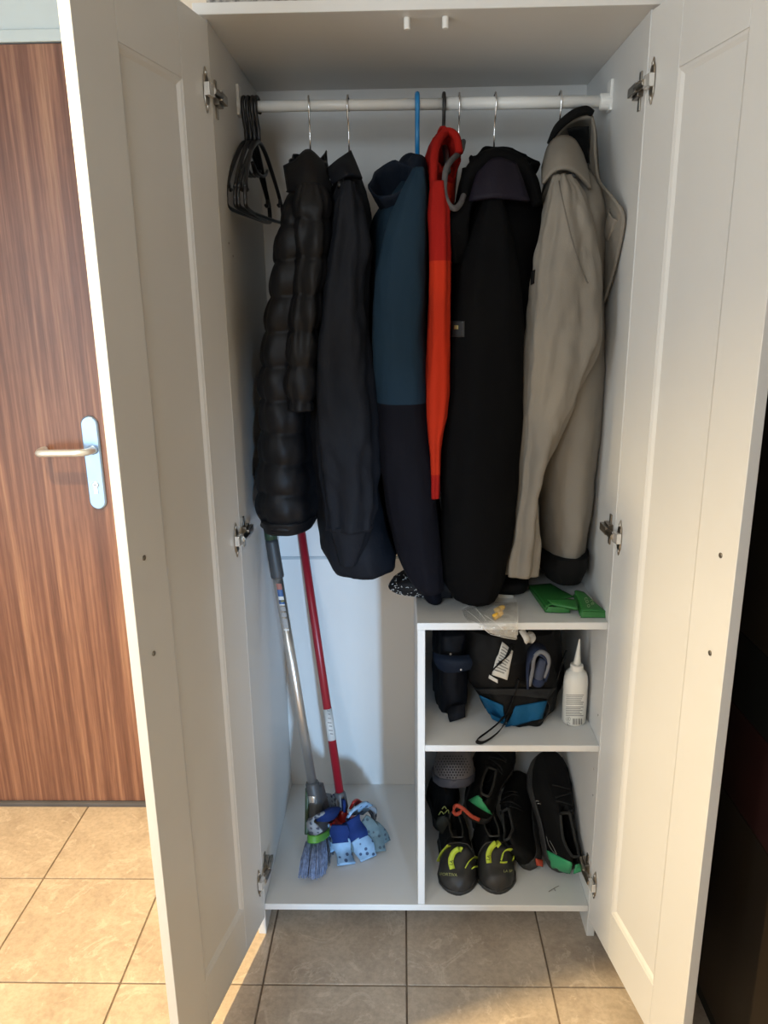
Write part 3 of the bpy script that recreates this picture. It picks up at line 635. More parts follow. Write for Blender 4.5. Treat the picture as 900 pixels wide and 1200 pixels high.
obj('hem', cloth_tube([(651, 628, 683, 0.141), (668, 627, 682, 0.137), (681, 633, 675, 0.122)], 0.235, n=16, na=60, amp=0.003, seed=13.4), BLACKK, g)
# hood: black inside, grey outside with dark edge, side flap hanging at the right
obj('hood', sheet([[(646, 168, .20), (660, 148, .21), (676, 138, .22), (694, 134, .22)], [(652, 176, .27), (668, 156, .29), (684, 150, .29), (698, 156, .26)], [(662, 192, .29), (676, 182, .31), (690, 182, .30), (700, 190, .25)], [(676, 212, .26), (688, 212, .27), (697, 213, .25), (702, 214, .22)]]), GREYJ, g, solid=0.006)
obj('hood_lining', sheet([[(665, 152, .205), (677, 149, .20), (690, 148, .20)], [(670, 166, .23), (680, 166, .22), (690, 168, .205)], [(678, 188, .21), (685, 190, .20), (691, 192, .19)]]), BLACKK, g, solid=0.004)
obj('hood_edge', tube([at(643, 168, Y=.19), at(654, 149, Y=.20), at(672, 134, Y=.21), at(686, 129.5, Y=.215), at(695, 133, Y=.215)], [0.004, 0.008, 0.009, 0.009, 0.006], 10, 6), BLACKK, g)
obj('hood_side', sheet([[(694, 136, .20), (697, 150, .185), (697, 166, .175)], [(693, 165, .20), (697, 176, .18), (698, 190, .165)], [(690, 200, .20), (699, 206, .165), (703, 214, .14)], [(694, 232, .19), (710, 232, .13), (719, 232, .085)], [(698, 258, .18), (716, 264, .10), (732, 256, .055)], [(702, 310, .17), (712, 312, .12), (722, 310, .09)], [(701, 346, .17), (704, 352, .15), (708, 355, .13)]]), GREYJ, g, solid=0.005)
obj('hood_pocket', bowl(at(722, 252, Y=0.09), (0.10, -0.55, 0.8), (1, 0, 0.2), 0.013, 0.022, 0.05, amp=0.003, seed=1.0), GREYJ, g)
obj('collar', sheet([[(636, 196, .17), (644, 170, .16), (658, 160, .155), (672, 164, .16), (682, 180, .18)], [(636, 204, .11), (646, 186, .10), (660, 178, .095), (675, 184, .105), (688, 200, .13)], [(636, 216, .09), (648, 202, .07), (662, 198, .065), (676, 204, .075), (692, 222, .10)]]), GREYJ, g, solid=0.006)
obj('collar_edge', tube([at(648, 189, Y=.10), at(662, 185, Y=.092), at(676, 191, Y=.10), at(688, 206, Y=.12)], [0.002, 0.0035, 0.004, 0.002], 8, 5), BLACKK, g)
SEAM = fabric('grey_seam', (0.12, 0.11, 0.095), 0.8)
B7 = bvh(slv)
def seamline(B, pts, r=0.0012, off=0.0004):
    P = [p for p in (cast(B, u, v, off) for u, v in pts) if p is not None]
    return tube(P, r, 6)
obj('seam', seamline(B7, [(655+ 34*t, 212+180*t-60*t*t) for t in np.linspace(0, 1, 24)]), SEAM, sl7)
obj('tab', patch(B7, [(624.5, 318), (628, 316), (627, 332), (623.5, 334)], 3, 5, off=0.003), BLACKK, sl7, solid=0.002)

# ------------------------------------------------------------------ broom
def path_pt(a, b, t): return Vector(a).lerp(Vector(b), t)
BGREY = mat('broom_grey', (0.050, 0.052, 0.055), 0.5, var=0.1); BGREEN = mat('broom_green', (0.085, 0.27, 0.035), 0.45, var=0.08)
BDGREEN = mat('broom_dark_green', (0.025, 0.055, 0.028), 0.5, var=0.1)
BRIS1 = mat('bristle_blue_grey', (0.16, 0.20, 0.31), 0.6, var=0.4, vscale=120); BRIS2 = mat('bristle_dark', (0.045, 0.05, 0.07), 0.6, var=0.4, vscale=120)
bt = at(317, 626, X=-0.353); bs = at(366, 918, Y=0.170)       # grip end and socket
bdir = (bs-bt).normalized()
br = thing('broom', 'broom with silver tube handle and grey grip leaning in the left corner', 'broom', (bs.x, bs.y, ZB))
L_ = (bs-bt).length
def bp_(t): return bt+bdir*t
g_ = obj('grip', join(tube([bp_(0.012), bp_(0.02), bp_(0.10), bp_(0.104)], [0.0140, 0.0150, 0.0155, 0.0145], 18)), BGREY, br)
obj('end_cap', tube([bp_(-0.012), bp_(-0.008), bp_(0.012)], [0.010, 0.0142, 0.0146], 18), BDGREEN, br)
hd = tube([bp_(0.10), bp_(L_+0.02)], 0.0118, 20); h_ = obj('handle', hd, ALU, br)
Bh = bvh(hd)
LW = mat('label_white', (0.60, 0.60, 0.58), 0.6); LB = mat('label_blue', (0.03, 0.09, 0.24), 0.5); LY = mat('label_yellow', (0.38, 0.34, 0.06), 0.5); LG = mat('label_grey', (0.30, 0.29, 0.28), 0.6); LR = mat('label_red', (0.33, 0.12, 0.09), 0.6)
def hq(v0, v1, a=-2.6, b=3.4):
    c = lambda v: 317+(v-626)*(366-317)/(918-626)-0.5
    return [(c(v0)+a, v0), (c(v0)+b, v0), (c(v1)+b, v1), (c(v1)+a, v1)]
for nm, v0, v1, m_ in (('label_red', 684, 691, LR), ('label_blue', 691, 699, LB), ('label_blue', 703, 708, LB), ('label_white', 699, 703, LW), ('label_yellow', 703, 705.5, LY), ('label_white', 708, 709.5, LW), ('label_grey', 711, 716, LG), ('label_grey', 718, 723, LG), ('label_grey', 725, 736, LG), ('label_white', 737, 739, LW)):
    obj('label_print', patch(Bh, hq(v0, v1), 4, 3, off=0.0006), m_, h_)
# head: flat fan running back into the wardrobe, seen from its narrow end
sock = tube([bp_(L_-0.006), bp_(L_), bp_(L_+0.055), bp_(L_+0.075)], [0.0135, 0.0165, 0.0185, 0.0175], 20)
so = obj('socket', sock, BGREY, br)
Bk = bvh(sock)
obj('socket_window', patch(Bk, [(361, 933), (370, 933), (369, 944), (362, 944)], 5, 5, off=0.001), ALU, so, solid=0.001)
s_end = bp_(L_+0.055)
tip = at(369, 1022, Z=ZB+0.004)
axis = (tip-s_end)
hx = Vector((0.13, 1.0, 0.0)); hx = (hx-axis.normalized()*hx.dot(axis.normalized())).normalized()   # width of the head, running back
th = axis.normalized().cross(hx).normalized()                                                       # thickness
TSG = 1.0 if th.x < 0 else -1.0
def fan(t0, t1, w0, w1, k0, k1, n=14, off=0.0, na=36):
    rows = []
    for i in range(n+1):
        t = t0+(t1-t0)*i/n; s = i/n; c = s_end+axis*t; w = w0+(w1-w0)*s; k = k0+(k1-k0)*s
        rows.append([c+hx*(w*(math.copysign(abs(math.cos(a))**0.7, math.cos(a))+0.75*w1/max(w, .001)*0+0.0)+off*s)+th*k*math.copysign(abs(math.sin(a))**0.7, math.sin(a)) for a in [2*math.pi*j/na for j in range(na)]])
    return rows
obj('head', loft(fan(-0.30, 0.44, 0.022, 0.085, 0.017, 0.021, off=0.06)), BGREY, br)
obj('head_edge', join(tube([s_end+axis*t+hx*(0.022+(0.085-0.022)*s+0.06*s)*1.0+th*0.0 for t, s in ((-0.25, .05), (0, .4), (0.25, .75), (0.44, 1.0))], 0.0075, 10, 4), tube([s_end+axis*t-hx*((0.022+(0.085-0.022)*s)*0.80-0.06*s)+th*TSG*(0.0165+0.003*s) for t, s in ((-0.25, .05), (0, .4), (0.25, .75), (0.44, 1.0))], 0.0055, 10, 4)), BDGREEN, br)
obj('green_band', loft(fan(0.44, 0.545, 0.087, 0.090, 0.0225, 0.0235, n=4, off=0.0)) if False else xf(loft(fan(0.43, 0.54, 0.087, 0.089, 0.0228, 0.0235, n=4)), Matrix.Translation(hx*0.06)), BGREEN, br)
rnd = random.Random(3)
def bristles(n, lo, hi, seed, r=0.0011):
    rnd = random.Random(seed); out = []
    for k in range(n):
        a = lo+(hi-lo)*rnd.random(); b = rnd.uniform(-1, 1)
        p0 = s_end+axis*0.53+hx*(0.06+a*0.082)+th*b*0.019
        p2 = s_end+axis*(0.97+0.05*rnd.random())+hx*(0.06+a*0.11)+th*b*0.027+Vector((rnd.uniform(-.003, .003), rnd.uniform(-.003, .003), 0))
        p1 = p0.lerp(p2, 0.5)+th*b*0.003
        if p2.z < ZB+0.0015: p2.z = ZB+0.0015
        out.append(tube([p0, p1, p2], [r, r, r*0.8], 4))
    return join(*out)
obj('bristles', bristles(330, -1.0, -0.35, 5), BRIS1, br, kind='stuff')
obj('bristles', bristles(330, -0.35, 1.0, 6), BRIS2, br, kind='stuff')

# ------------------------------------------------------------------ mop
MRED = mat('mop_red', (0.30, 0.012, 0.022), 0.35, var=0.05); MRED2 = mat('mop_bright_red', (0.40, 0.02, 0.015), 0.4)
MGREY = mat('mop_socket_grey', (0.10, 0.10, 0.105), 0.45)
def dots_mat(name, base, dot, scale=60, th_=0.28):
    m = bpy.data.materials.new(name); m.use_nodes = True; nt = m.node_tree; b = nt.nodes['Principled BSDF']
    g0 = nt.nodes.new('ShaderNodeNewGeometry'); v = nt.nodes.new('ShaderNodeTexVoronoi'); v.inputs['Scale'].default_value = scale; v.inputs['Randomness'].default_value = 0.35
    nt.links.new(g0.outputs['Position'], v.inputs['Vector'])
    r = nt.nodes.new('ShaderNodeValToRGB'); r.color_ramp.elements[0].position = th_; r.color_ramp.elements[0].color = (*dot, 1); r.color_ramp.elements[1].position = th_+0.06; r.color_ramp.elements[1].color = (*base, 1)
    nt.links.new(v.outputs['Distance'], r.inputs[0])
    n = nt.nodes.new('ShaderNodeTexNoise'); n.inputs['Scale'].default_value = 45; nt.links.new(g0.outputs['Position'], n.inputs['Vector'])
    mx = nt.nodes.new('ShaderNodeMix'); mx.data_type = 'RGBA'; mx.blend_type = 'MULTIPLY'; mx.inputs[0].default_value = 0.45
    nt.links.new(r.outputs[0], mx.inputs[6]); nt.links.new(n.outputs[0], mx.inputs[7]); nt.links.new(mx.outputs[2], b.inputs['Base Color'])
    b.inputs['Roughness'].default_value = 0.9
    bp = nt.nodes.new('ShaderNodeBump'); bp.inputs['Strength'].default_value = 0.4; bp.inputs['Distance'].default_value = 0.003; nt.links.new(n.outputs[0], bp.inputs['Height']); nt.links.new(bp.outputs[0], b.inputs['Normal'])
    return m
LBLUE = dots_mat('light_blue_dotted_cloth', (0.36, 0.58, 0.84), (0.07, 0.12, 0.24), 62, 0.26)
GRDOT = dots_mat('grey_dotted_cloth', (0.30, 0.33, 0.37), (0.06, 0.07, 0.11), 66, 0.30)
TEAL = dots_mat('grey_teal_cloth', (0.17, 0.25, 0.28), (0.07, 0.10, 0.13), 70, 0.22)
MNAVY = fabric('navy_terry', (0.016, 0.038, 0.155), 0.95, 0.15, 0.5, 150)
mt = at(353, 622, Y=0.444); mb = at(401, 948, Z=0.155)
mo = thing('mop', 'mop with dark red handle and blue dotted cloth strips', 'mop', (mb.x, mb.y, ZB))
md_ = (mb-mt).normalized(); LM = (mb-mt).length
def mp_(t): return mt+md_*t
hm = tube([mp_(-0.16), mp_(LM-0.03)], 0.0108, 20); mh = obj('handle', hm, MRED, mo)
Bm = bvh(hm)
obj('handle_label', tube([mp_(LM*0.640), mp_(LM*0.752)], 0.01125, 20), LW, mh)
lw = bvh(tube([mp_(LM*0.640), mp_(LM*0.752)], 0.01125, 20))
for v in (832, 836, 841, 846, 850, 855, 859):
    cx = 353+(v-622)*(401-353)/(948-622)
    obj('label_print', patch(lw, [(cx-2+(v % 3), v), (cx+2.5, v+0.6), (cx+2.5, v+2.0), (cx-2+(v % 3), v+1.4)], 3, 2, off=0.0005), LG, mh)
obj('socket', tube([mp_(LM-0.045), mp_(LM-0.04), mp_(LM-0.004), mp_(LM)], [0.0125, 0.0150, 0.0165, 0.0155], 18), MGREY, mo)
obj('connector', join(tube([mp_(LM-0.004), mp_(LM+0.012), mp_(LM+0.03)], [0.014, 0.0125, 0.020], 18), blob(mp_(LM+0.035), 0.038, 0.03, 0.014)), MRED2, mo)
def strip(name, pts, w, m_, wd, th_=0.005, byY=False):
    P = [at(u, v, Z=ZB+z) for u, v, z in pts] if not byY else [at(u, v, Y=y) for u, v, y in pts]
    rw = random.Random(int(pts[0][0]*7)); ph = rw.random()*6
    Wd = Vector(wd)
    return obj(name, ribbon(P, lambda s: w*(1+0.12*math.sin(7*s+ph)), lambda s: Wd+Vector((0, 0, 0.35*math.sin(5*s+ph))), th_, 8), m_, mo)
strip('cloth_strip', [(398, 967, .085), (398, 977, .062), (399, 987, .040)], 0.044, MNAVY, (1, 0, 0), 0.007)
strip('cloth_strip', [(399, 985, .044), (402, 996, .022), (406, 1013, .006)], 0.042, LBLUE, (1, 0.1, 0), 0.006)
strip('cloth_strip', [(411, 960, .085), (416, 970, .064), (421, 983, .040)], 0.046, MNAVY, (1, 0.35, 0), 0.007)
strip('cloth_strip', [(420, 981, .044), (426, 992, .022), (432, 1006, .006)], 0.048, LBLUE, (1, 0.35, 0), 0.006)
strip('cloth_strip', [(396, 952, .215), (387, 954, .165), (379, 956, .130), (374, 957, .118)], 0.030, MNAVY, (0.1, -0.3, 1), 0.007, True)
strip('cloth_strip', [(377, 955, .122), (370, 957, .108), (365, 962, .100), (367, 970, .098), (374, 976, .100)], 0.026, GRDOT, (0.5, -0.3, 0.9), 0.006, True)
strip('cloth_strip', [(396, 945, .085), (388, 940, .075), (378, 939, .055), (372, 946, .030)], 0.040, GRDOT, (0.3, -0.5, 1), 0.006)
strip('cloth_strip', [(392, 965, .075), (386, 967, .065), (378, 970, .048)], 0.020, MRED2, (0.2, -0.8, 0.6), 0.007)
strip('cloth_strip', [(390, 969, .070), (385, 974, .050), (384, 982, .030), (390, 998, .008)], 0.030, LBLUE, (1, -0.3, 0.2), 0.006)
strip('cloth_strip', [(408, 957, .088), (414, 950, .090), (423, 947, .080), (431, 949, .060)], 0.042, LBLUE, (0.2, -0.6, 1), 0.007)
strip('cloth_strip', [(428, 945, .070), (436, 950, .055), (437, 960, .035), (430, 966, .015)], 0.036, GRDOT, (0.4, -0.7, 0.8), 0.006)
strip('cloth_strip', [(424, 962, .070), (434, 970, .055), (441, 979, .035), (443, 998, .008)], 0.036, TEAL, (0.9, 0.3, 0.5), 0.006)
strip('cloth_strip', [(432, 968, .045), (441, 971, .050), (447, 977, .035), (450, 988, .008)], 0.032, TEAL, (0.8, 0.5, 0.4), 0.006)
strip('cloth_strip', [(408, 966, .070), (411, 980, .045), (414, 998, .010)], 0.028, TEAL, (1, 0, 0.3), 0.006)
strip('cloth_strip', [(404, 945, .095), (397, 938, .085), (391, 938, .070)], 0.030, MNAVY, (0.3, -0.5, 1), 0.007)
strip('cloth_strip', [(412, 944, .10), (417, 940, .095), (421, 942, .08)], 0.022, MRED2, (0.3, -0.5, 1), 0.006)

# ------------------------------------------------------------------ things on the short shelf
# black mesh bag hanging over the shelf end
MESHB = fabric('black_mesh', (0.008, 0.008, 0.009), 0.7, 0.1); MESHW = mat('mesh_white_thread', (0.45, 0.45, 0.43), 0.7)
mbg = thing('mesh_bag', 'black mesh bag with pale threads lying on the short shelf under the blue jacket', 'bag', (0.0, 0.16, S1))
msh = sheet([[(462, 676, .16), (475, 668, .17), (492, 664, .18), (520, 662, .2)], [(456, 686, .12), (470, 681, .10), (492, 678, .10), (524, 676, .12)], [(458, 691, .105), (474, 690, .085), (496, 689, .085), (528, 688, .095)], [(468, 696, .11), (482, 698, .095), (500, 700, .10), (530, 700, .11)]], 8)
obj('body', msh, MESHB, mbg, solid=0.004)
Bg = bvh(msh); rm = random.Random(9); kn = []
for k in range(260):
    u, v = rm.uniform(456, 500), rm.uniform(666, 700)
    if 681 < v < 687 and u > 466: continue
    p = cast(Bg, u, v, 0.003)
    if p is None: continue
    kn.append(tube([p, p+Vector((rm.uniform(-.004, .004), rm.uniform(-.001, .001), rm.uniform(-.003, .003)))], 0.00075, 4))
obj('mesh_threads', join(*kn), MESHW, mbg, kind='stuff')
pouch = thing('fabric_pouch', 'black pouch with white label on the short shelf under the grey jacket', 'pouch', (0.19, 0.2, S1))
pv = blob((0.180, 0.215, S1+0.022), 0.060, 0.085, 0.022, amp=0.006, fr=18, ex=3.0)
obj('body', pv, fabric('pouch_black', (0.006, 0.006, 0.007), 0.7), pouch)
Bp = bvh(pv)
obj('label', patch(Bp, [(583, 696), (602, 697), (602, 701), (581, 701)], 6, 3, off=0.0015), LW, pouch, solid=0.001)
# green exercise band
GBAND = mat('green_latex', (0.022, 0.145, 0.028), 0.55, var=0.08); BTXT = mat('band_print', (0.30, 0.42, 0.22), 0.6)
band = thing('exercise_band', 'green elastic exercise band folded over on the right of the short shelf', 'exercise band', (0.31, 0.11, S1))
def Zp(u, v, z): return at(u, v, Z=S1+z)
def bandsheet(name, rows): return obj(name, sheet([[Zp(*c) for c in r] for r in rows], 6, True), GBAND, band, solid=0.0022)
bandsheet('flat_loop', [[(620, 686, .012), (632, 685, .013), (645, 684, .012)], [(630, 698, .014), (643, 694, .016), (657, 691, .014)], [(640, 712, .014), (655, 704, .020), (672, 699, .018)]])
bandsheet('loop_side', [[(620, 687, .011), (630, 699, .013), (640, 713, .013)], [(620, 690, .001), (629, 703, .001), (639, 717, .001)]])
bandsheet('folded_layer', [[(641, 703, .022), (656, 702, .024), (676, 703, .022)], [(646, 708, .017), (660, 710, .019), (677, 713, .018)], [(648, 710, .012), (662, 713, .010), (676, 715, .010)]])
bandsheet('front_fold', [[(640, 710.5, .014), (655, 711.5, .014), (668, 713, .012)], [(639, 717.5, .002), (654, 718, .002), (668, 718, .002)]])
tp = sheet([[Zp(*c) for c in r] for r in [[(673, 693, .030), (676, 692, .030), (684, 694, .026)], [(678, 703, .024), (690, 703, .022), (698, 707, .018)], [(682, 716, .014), (696, 716, .014), (710, 717, .013)]]], 6, True)
obj('end_flap', tp, GBAND, band, solid=0.0022)
bandsheet('flap_front', [[(681, 716.5, .013), (696, 716.5, .013), (710.5, 717, .012)], [(680.5, 724, .001), (696, 724, .001), (710.5, 724, .001)]])
bandsheet('flap_inner', [[(676, 693, .028), (678, 704, .022), (682, 716, .012)], [(672, 698, .018), (675, 708, .012), (680, 722, .002)]])
Bt = bvh(tp)
for tx, u, v in (('co', 687.5, 704.5), ('o', 690, 711), ('re', 694, 707)):
    obj('print', text_on(Bt, tx, u, v, 7.5, 1.15, off=0.003), BTXT, band)
# clear plastic bag with two yellow earplugs
def film():
    m = bpy.data.materials.new('clear_film'); m.use_nodes = True; nt = m.node_tree; out = nt.nodes['Material Output']; nt.nodes.remove(nt.nodes['Principled BSDF'])
    tr = nt.nodes.new('ShaderNodeBsdfTransparent'); gl = nt.nodes.new('ShaderNodeBsdfGlossy'); gl.inputs['Roughness'].default_value = 0.18; gl.inputs['Color'].default_value = (0.95, 0.95, 0.92, 1)
    df = nt.nodes.new('ShaderNodeBsdfDiffuse'); df.inputs['Color'].default_value = (0.7, 0.68, 0.62, 1)
    g0 = nt.nodes.new('ShaderNodeNewGeometry'); nz = nt.nodes.new('ShaderNodeTexNoise'); nz.inputs['Scale'].default_value = 55; nz.inputs['Detail'].default_value = 3; nz.inputs['Distortion'].default_value = 1.5
    nt.links.new(g0.outputs['Position'], nz.inputs['Vector'])
    bp = nt.nodes.new('ShaderNodeBump'); bp.inputs['Strength'].default_value = 0.6; bp.inputs['Distance'].default_value = 0.006; nt.links.new(nz.outputs[0], bp.inputs['Height']); nt.links.new(bp.outputs[0], gl.inputs['Normal'])
    m1 = nt.nodes.new('ShaderNodeMixShader'); m1.inputs[0].default_value = 0.42; nt.links.new(df.outputs[0], m1.inputs[1]); nt.links.new(gl.outputs[0], m1.inputs[2])
    m2 = nt.nodes.new('ShaderNodeMixShader'); m2.inputs[0].default_value = 0.34; nt.links.new(tr.outputs[0], m2.inputs[1]); nt.links.new(m1.outputs[0], m2.inputs[2])
    nt.links.new(m2.outputs[0], out.inputs[0]); return m
FILM = film()
pb = thing('plastic_bag', 'clear plastic bag hanging over the shelf edge with yellow earplugs inside', 'bag', (0.13, 0.03, S1))
A = lambda u, v, Y: tuple(at(u, v, Y=Y))
def crinkle(vf, a=0.004, f=60):
    return [Vector(v)+Vector((0, -abs(a*noise.noise(Vector(v)*f)), a*noise.noise(Vector(v)*f*0.8+Vector((5, 1, 2))))) for v in vf[0]], vf[1]
top = [[(541, 715, .062), (552, 710, .07), (572, 707, .08), (606, 704, .085)], [(545, 723, .03), (560, 719, .03), (580, 712, .035), (607, 710, .04)], [(558, 731, -.004), (572, 733, -.008), (590, 728, -.006), (607, 727, -.006)], [(572, 741, -.010), (584, 745, -.014), (596, 748, -.012), (606, 749, -.010)]]
obj('upper_film', crinkle(sheet(top, 10)), FILM, pb)
bot = [[(542, 716, .064), (556, 711.5, .08), (576, 709, .09), (605, 706, .095)], [(548, 727, .012), (566, 727, .010), (584, 726, .012), (606, 725, .013)], [(572, 741, -.004), (584, 744, -.004), (596, 746, -.004), (605, 748, -.004)]]
obj('lower_film', crinkle(sheet(bot, 10), 0.0015), FILM, pb)
# pale crease lines where the film folds
CREASE = mat('film_crease', (0.75, 0.74, 0.70), 0.25)
cr = [[(546, 716), (556, 724), (566, 734), (574, 741)], [(552, 711), (562, 719), (570, 729)], [(541, 716), (548, 710), (556, 712), (564, 722)], [(572, 741), (584, 745), (596, 748), (606, 749)], [(606, 705), (607, 720), (606, 749)], [(568, 722), (580, 730), (590, 738)]]
Bf = bvh(sheet(top, 10))
for c in cr:
    P = [p for p in (cast(Bf, u, v, 0.004) for u, v in [tuple(q)[:2] for q in spline([(a, b, 0) for a, b in c], 5)]) if p is not None]
    if len(P) > 2: obj('fold_crease', tube(P, 0.0004, 5), CREASE, pb)
YEL = mat('yellow_foam', (0.88, 0.50, 0.05), 0.75, var=0.08)
for (u, v, dx, lab) in ((583, 721, 0.022, 'yellow foam earplug in the plastic bag, the nearer of two'), (585, 714, 0.020, 'yellow foam earplug in the plastic bag, the one behind')):
    p = at(u, v, Z=S1+0.010); e = thing('earplug', lab, 'earplug', (p.x, p.y, S1), group='earplugs in the plastic bag')
    d = Vector((1, 0.35, 0.45)).normalized()
    obj('foam_body', lathe([(0.0062, 0), (0.0066, 0.002), (0.0064, 0.012)], p-d*0.010, d, 16), YEL, e)
    obj('rounded_tip', lathe([(0.0064, 0), (0.0058, 0.006), (0.0040, 0.010), (0.0015, 0.0115)], p+d*0.002, d, 16), YEL, e)

# ------------------------------------------------------------------ middle compartment
def clampz(vf, z): return [Vector((v[0], v[1], max(v[2], z))) for v in vf[0]], *vf[1:]
NAVYP = fabric('dark_navy_nylon', (0.0028, 0.0034, 0.0058), 0.6, 0.15); NAVYF = fabric('navy_flap', (0.006, 0.0115, 0.024), 0.6, 0.12)
nb = thing('nylon_bag', 'dark navy nylon bag with snap flap at the left of the middle compartment', 'bag', (0.07, 0.2, S2))
nv = clampz(cloth_tube([(741, 509, 552, 0.08), (770, 508, 550, 0.095), (800, 508, 546, 0.10), (825, 509, 545, 0.10), (838, 511, 543, 0.095)], 0.215, n=50, amp=0.010, seed=21, fold=14, zsc=8), S2+0.001)
obj('body', nv, NAVYP, nb)
obj('flap', sheet([[(507, 764, .125), (520, 768, .11), (538, 769, .11), (556, 766, .125)], [(509, 774, .11), (524, 776, .098), (540, 776, .098), (556, 775, .112)], [(514, 783, .112), (526, 788, .102), (542, 786, .102), (555, 783, .115)]], 6), NAVYF, nb, solid=0.006)
SNAP = mat('snap_metal', (0.5, 0.5, 0.5), 0.3, metal=0.8)
Bn = bvh(nv, sheet([[(507, 764, .125), (520, 768, .11), (538, 769, .11), (556, 766, .125)], [(509, 774, .11), (524, 776, .098), (540, 776, .098), (556, 775, .112)], [(514, 783, .112), (526, 788, .102), (542, 786, .102), (555, 783, .115)]], 6))
for u, v in ((528, 766), (539.5, 783)):
    p = cast(Bn, u, v, 0.005); obj('snap_button', lathe([(0.0026, 0), (0.0026, 0.0012), (0.0012, 0.0018)], p, (0, -1, 0.2), 12), SNAP, nb)
obj('strap_end', sheet([[(526, 828, .115), (536, 826, .108), (545, 824, .112)], [(525, 838, .100), (536, 836, .096), (545, 834, .102)], [(527, 846, .096), (537, 843, .094), (545, 840, .100)]], 5), NAVYP, nb, solid=0.004)

BAGK = fabric('bag_black_nylon', (0.0030, 0.0030, 0.0033), 0.6, 0.15); BAGG = fabric('bag_charcoal', (0.016, 0.0165, 0.0175), 0.6, 0.12); BAGB = fabric('bag_blue_panel', (0.006, 0.082, 0.185), 0.6, 0.08)
bg = thing('sport_bag', 'black sport bag with blue bottom panels and a looped strap in the middle compartment', 'bag', (0.19, 0.18, S2))
bv = clampz(cloth_tube([(741, 541, 652, 0.095), (770, 537, 656, 0.115), (800, 541, 656, 0.12), (815, 552, 653, 0.118), (828, 561, 648, 0.110), (840, 570, 641, 0.095), (849, 582, 632, 0.075)], 0.195, n=70, na=72, amp=0.012, seed=31, fold=12, zsc=9, yoff=lambda v: -0.045*max(0, (v-805)/45)), S2+0.001)
bb = obj('body', bv, BAGK, bg); Bb = bvh(bv)
obj('blue_panel', patch(Bb, [(563, 814), (590, 826), (593, 850), (577, 843)], 10, 10, off=0.003), BAGB, bg, solid=0.002)
obj('blue_panel', patch(Bb, [(604, 827), (640, 821), (634, 841), (592, 852)], 12, 10, off=0.003), BAGB, bg, solid=0.002)
obj('grey_band', patch(Bb, [(557, 806), (650, 806), (641, 819), (566, 811)], 16, 5, off=0.004), BAGG, bg, solid=0.002)
obj('piping', tube([p for p in (cast(Bb, u, v, 0.003) for u, v in [(640, 820), (643, 828), (638, 840), (630, 846), (618, 851)]) if p], 0.0018, 8, 5), BAGG, bg)
obj('side_strap', ribbon([at(638, 826, Y=.10), at(648, 808, Y=.105), at(656, 785, Y=.12), at(664, 762, Y=.14)], 0.007, (0, 1, 0.2), 0.002), BAGG, bg)
def Zs(u, v, z): return at(u, v, Z=S2+z)
obj('strap_loop', ribbon([cast(Bb, 607, 795, .004), cast(Bb, 601, 815, .005), cast(Bb, 595, 832, .006), at(585, 846, Y=.062), Zs(572, 857, .010), Zs(561, 865, .006), Zs(559, 869, .005), Zs(566, 870, .005), Zs(578, 863, .008), Zs(588, 853, .016), at(596, 838, Y=.058)], 0.0085, (0.4, -0.3, 0.9), 0.0022, 8), BAGK, bg)
tg = obj('care_tag', patch(Bb, [(588, 752), (601, 763), (594, 796), (577, 790)], 6, 8, off=0.004), mat('tag_white', (0.62, 0.61, 0.57), 0.7), bg, solid=0.0006)
TPR = mat('tag_print', (0.20, 0.20, 0.19), 0.8)
for k in range(9):
    t0 = 0.10+k*0.088; t1 = t0+0.034; q = lambda s, t: ((588*(1-s)+601*s)*(1-t)+(577*(1-s)+594*s)*t, (752*(1-s)+763*s)*(1-t)+(790*(1-s)+796*s)*t)
    e_ = 0.88-0.18*((k*7) % 3)/2
    obj('tag_print', patch(Bb, [q(.1, t0), q(e_, t0), q(e_, t1), q(.1, t1)], 4, 1, off=0.0052), TPR, tg)
obj('strap', ribbon([cast(Bb, 600, 755, .008), cast(Bb, 594, 768, .008), cast(Bb, 586, 776, .008), cast(Bb, 577, 786, .006)], 0.007, (0.7, 0, 0.7), 0.002), BAGK, bg)
obj('brand_tab', patch(Bb, [(574, 790), (584, 796), (583.5, 800), (573, 794)], 4, 2, off=0.004), LW, bg, solid=0.0006)
obj('curled_tag', ribbon([at(611, 738, Y=.075), at(616, 746, Y=.065), at(619, 752, Y=.068), at(624, 748, Y=.075), at(622, 743, Y=.085), at(618, 742, Y=.09)], 0.014, (0.8, 0.3, 0.2), 0.0006), mat('tag_white', (0.62, 0.61, 0.57)), bg)
# grey blue cloth tucked into the bag
DENIM = fabric('blue_grey_cloth', (0.050, 0.060, 0.095), 0.85, 0.2, 0.3, 300); DENIMD = fabric('dark_denim', (0.018, 0.026, 0.055), 0.85, 0.2, 0.3, 300)
DENIML = fabric('pale_cloth_edge', (0.16, 0.165, 0.18), 0.85, 0.15)
cl = thing('folded_cloth', 'blue grey cloth folded in an arch, tucked beside the black bag', 'cloth', (0.25, 0.09, S2))
obj('outer_fold', ribbon([at(618, 801, Y=.075), at(618, 782, Y=.07), at(621, 767, Y=.07), at(630, 761, Y=.07), at(639, 766, Y=.072), at(642, 778, Y=.075), at(638, 792, Y=.08)], 0.045, (0.1, 1, 0.15), 0.005), DENIMD, cl)
obj('pale_edge', tube([at(620, 803, Y=.056), at(624, 786, Y=.05), at(626, 771, Y=.05), at(633, 764, Y=.05), at(641, 768, Y=.052), at(643, 779, Y=.054), at(638, 794, Y=.058)], [0.005, 0.004, 0.0045, 0.005, 0.0055, 0.004, 0.003], 8, 5), DENIML, cl)
obj('inner_roll', tube([at(631, 797, Y=.062), at(632, 786, Y=.06), at(637, 772, Y=.062)], [0.010, 0.012, 0.009], 12, 5), DENIM, cl)
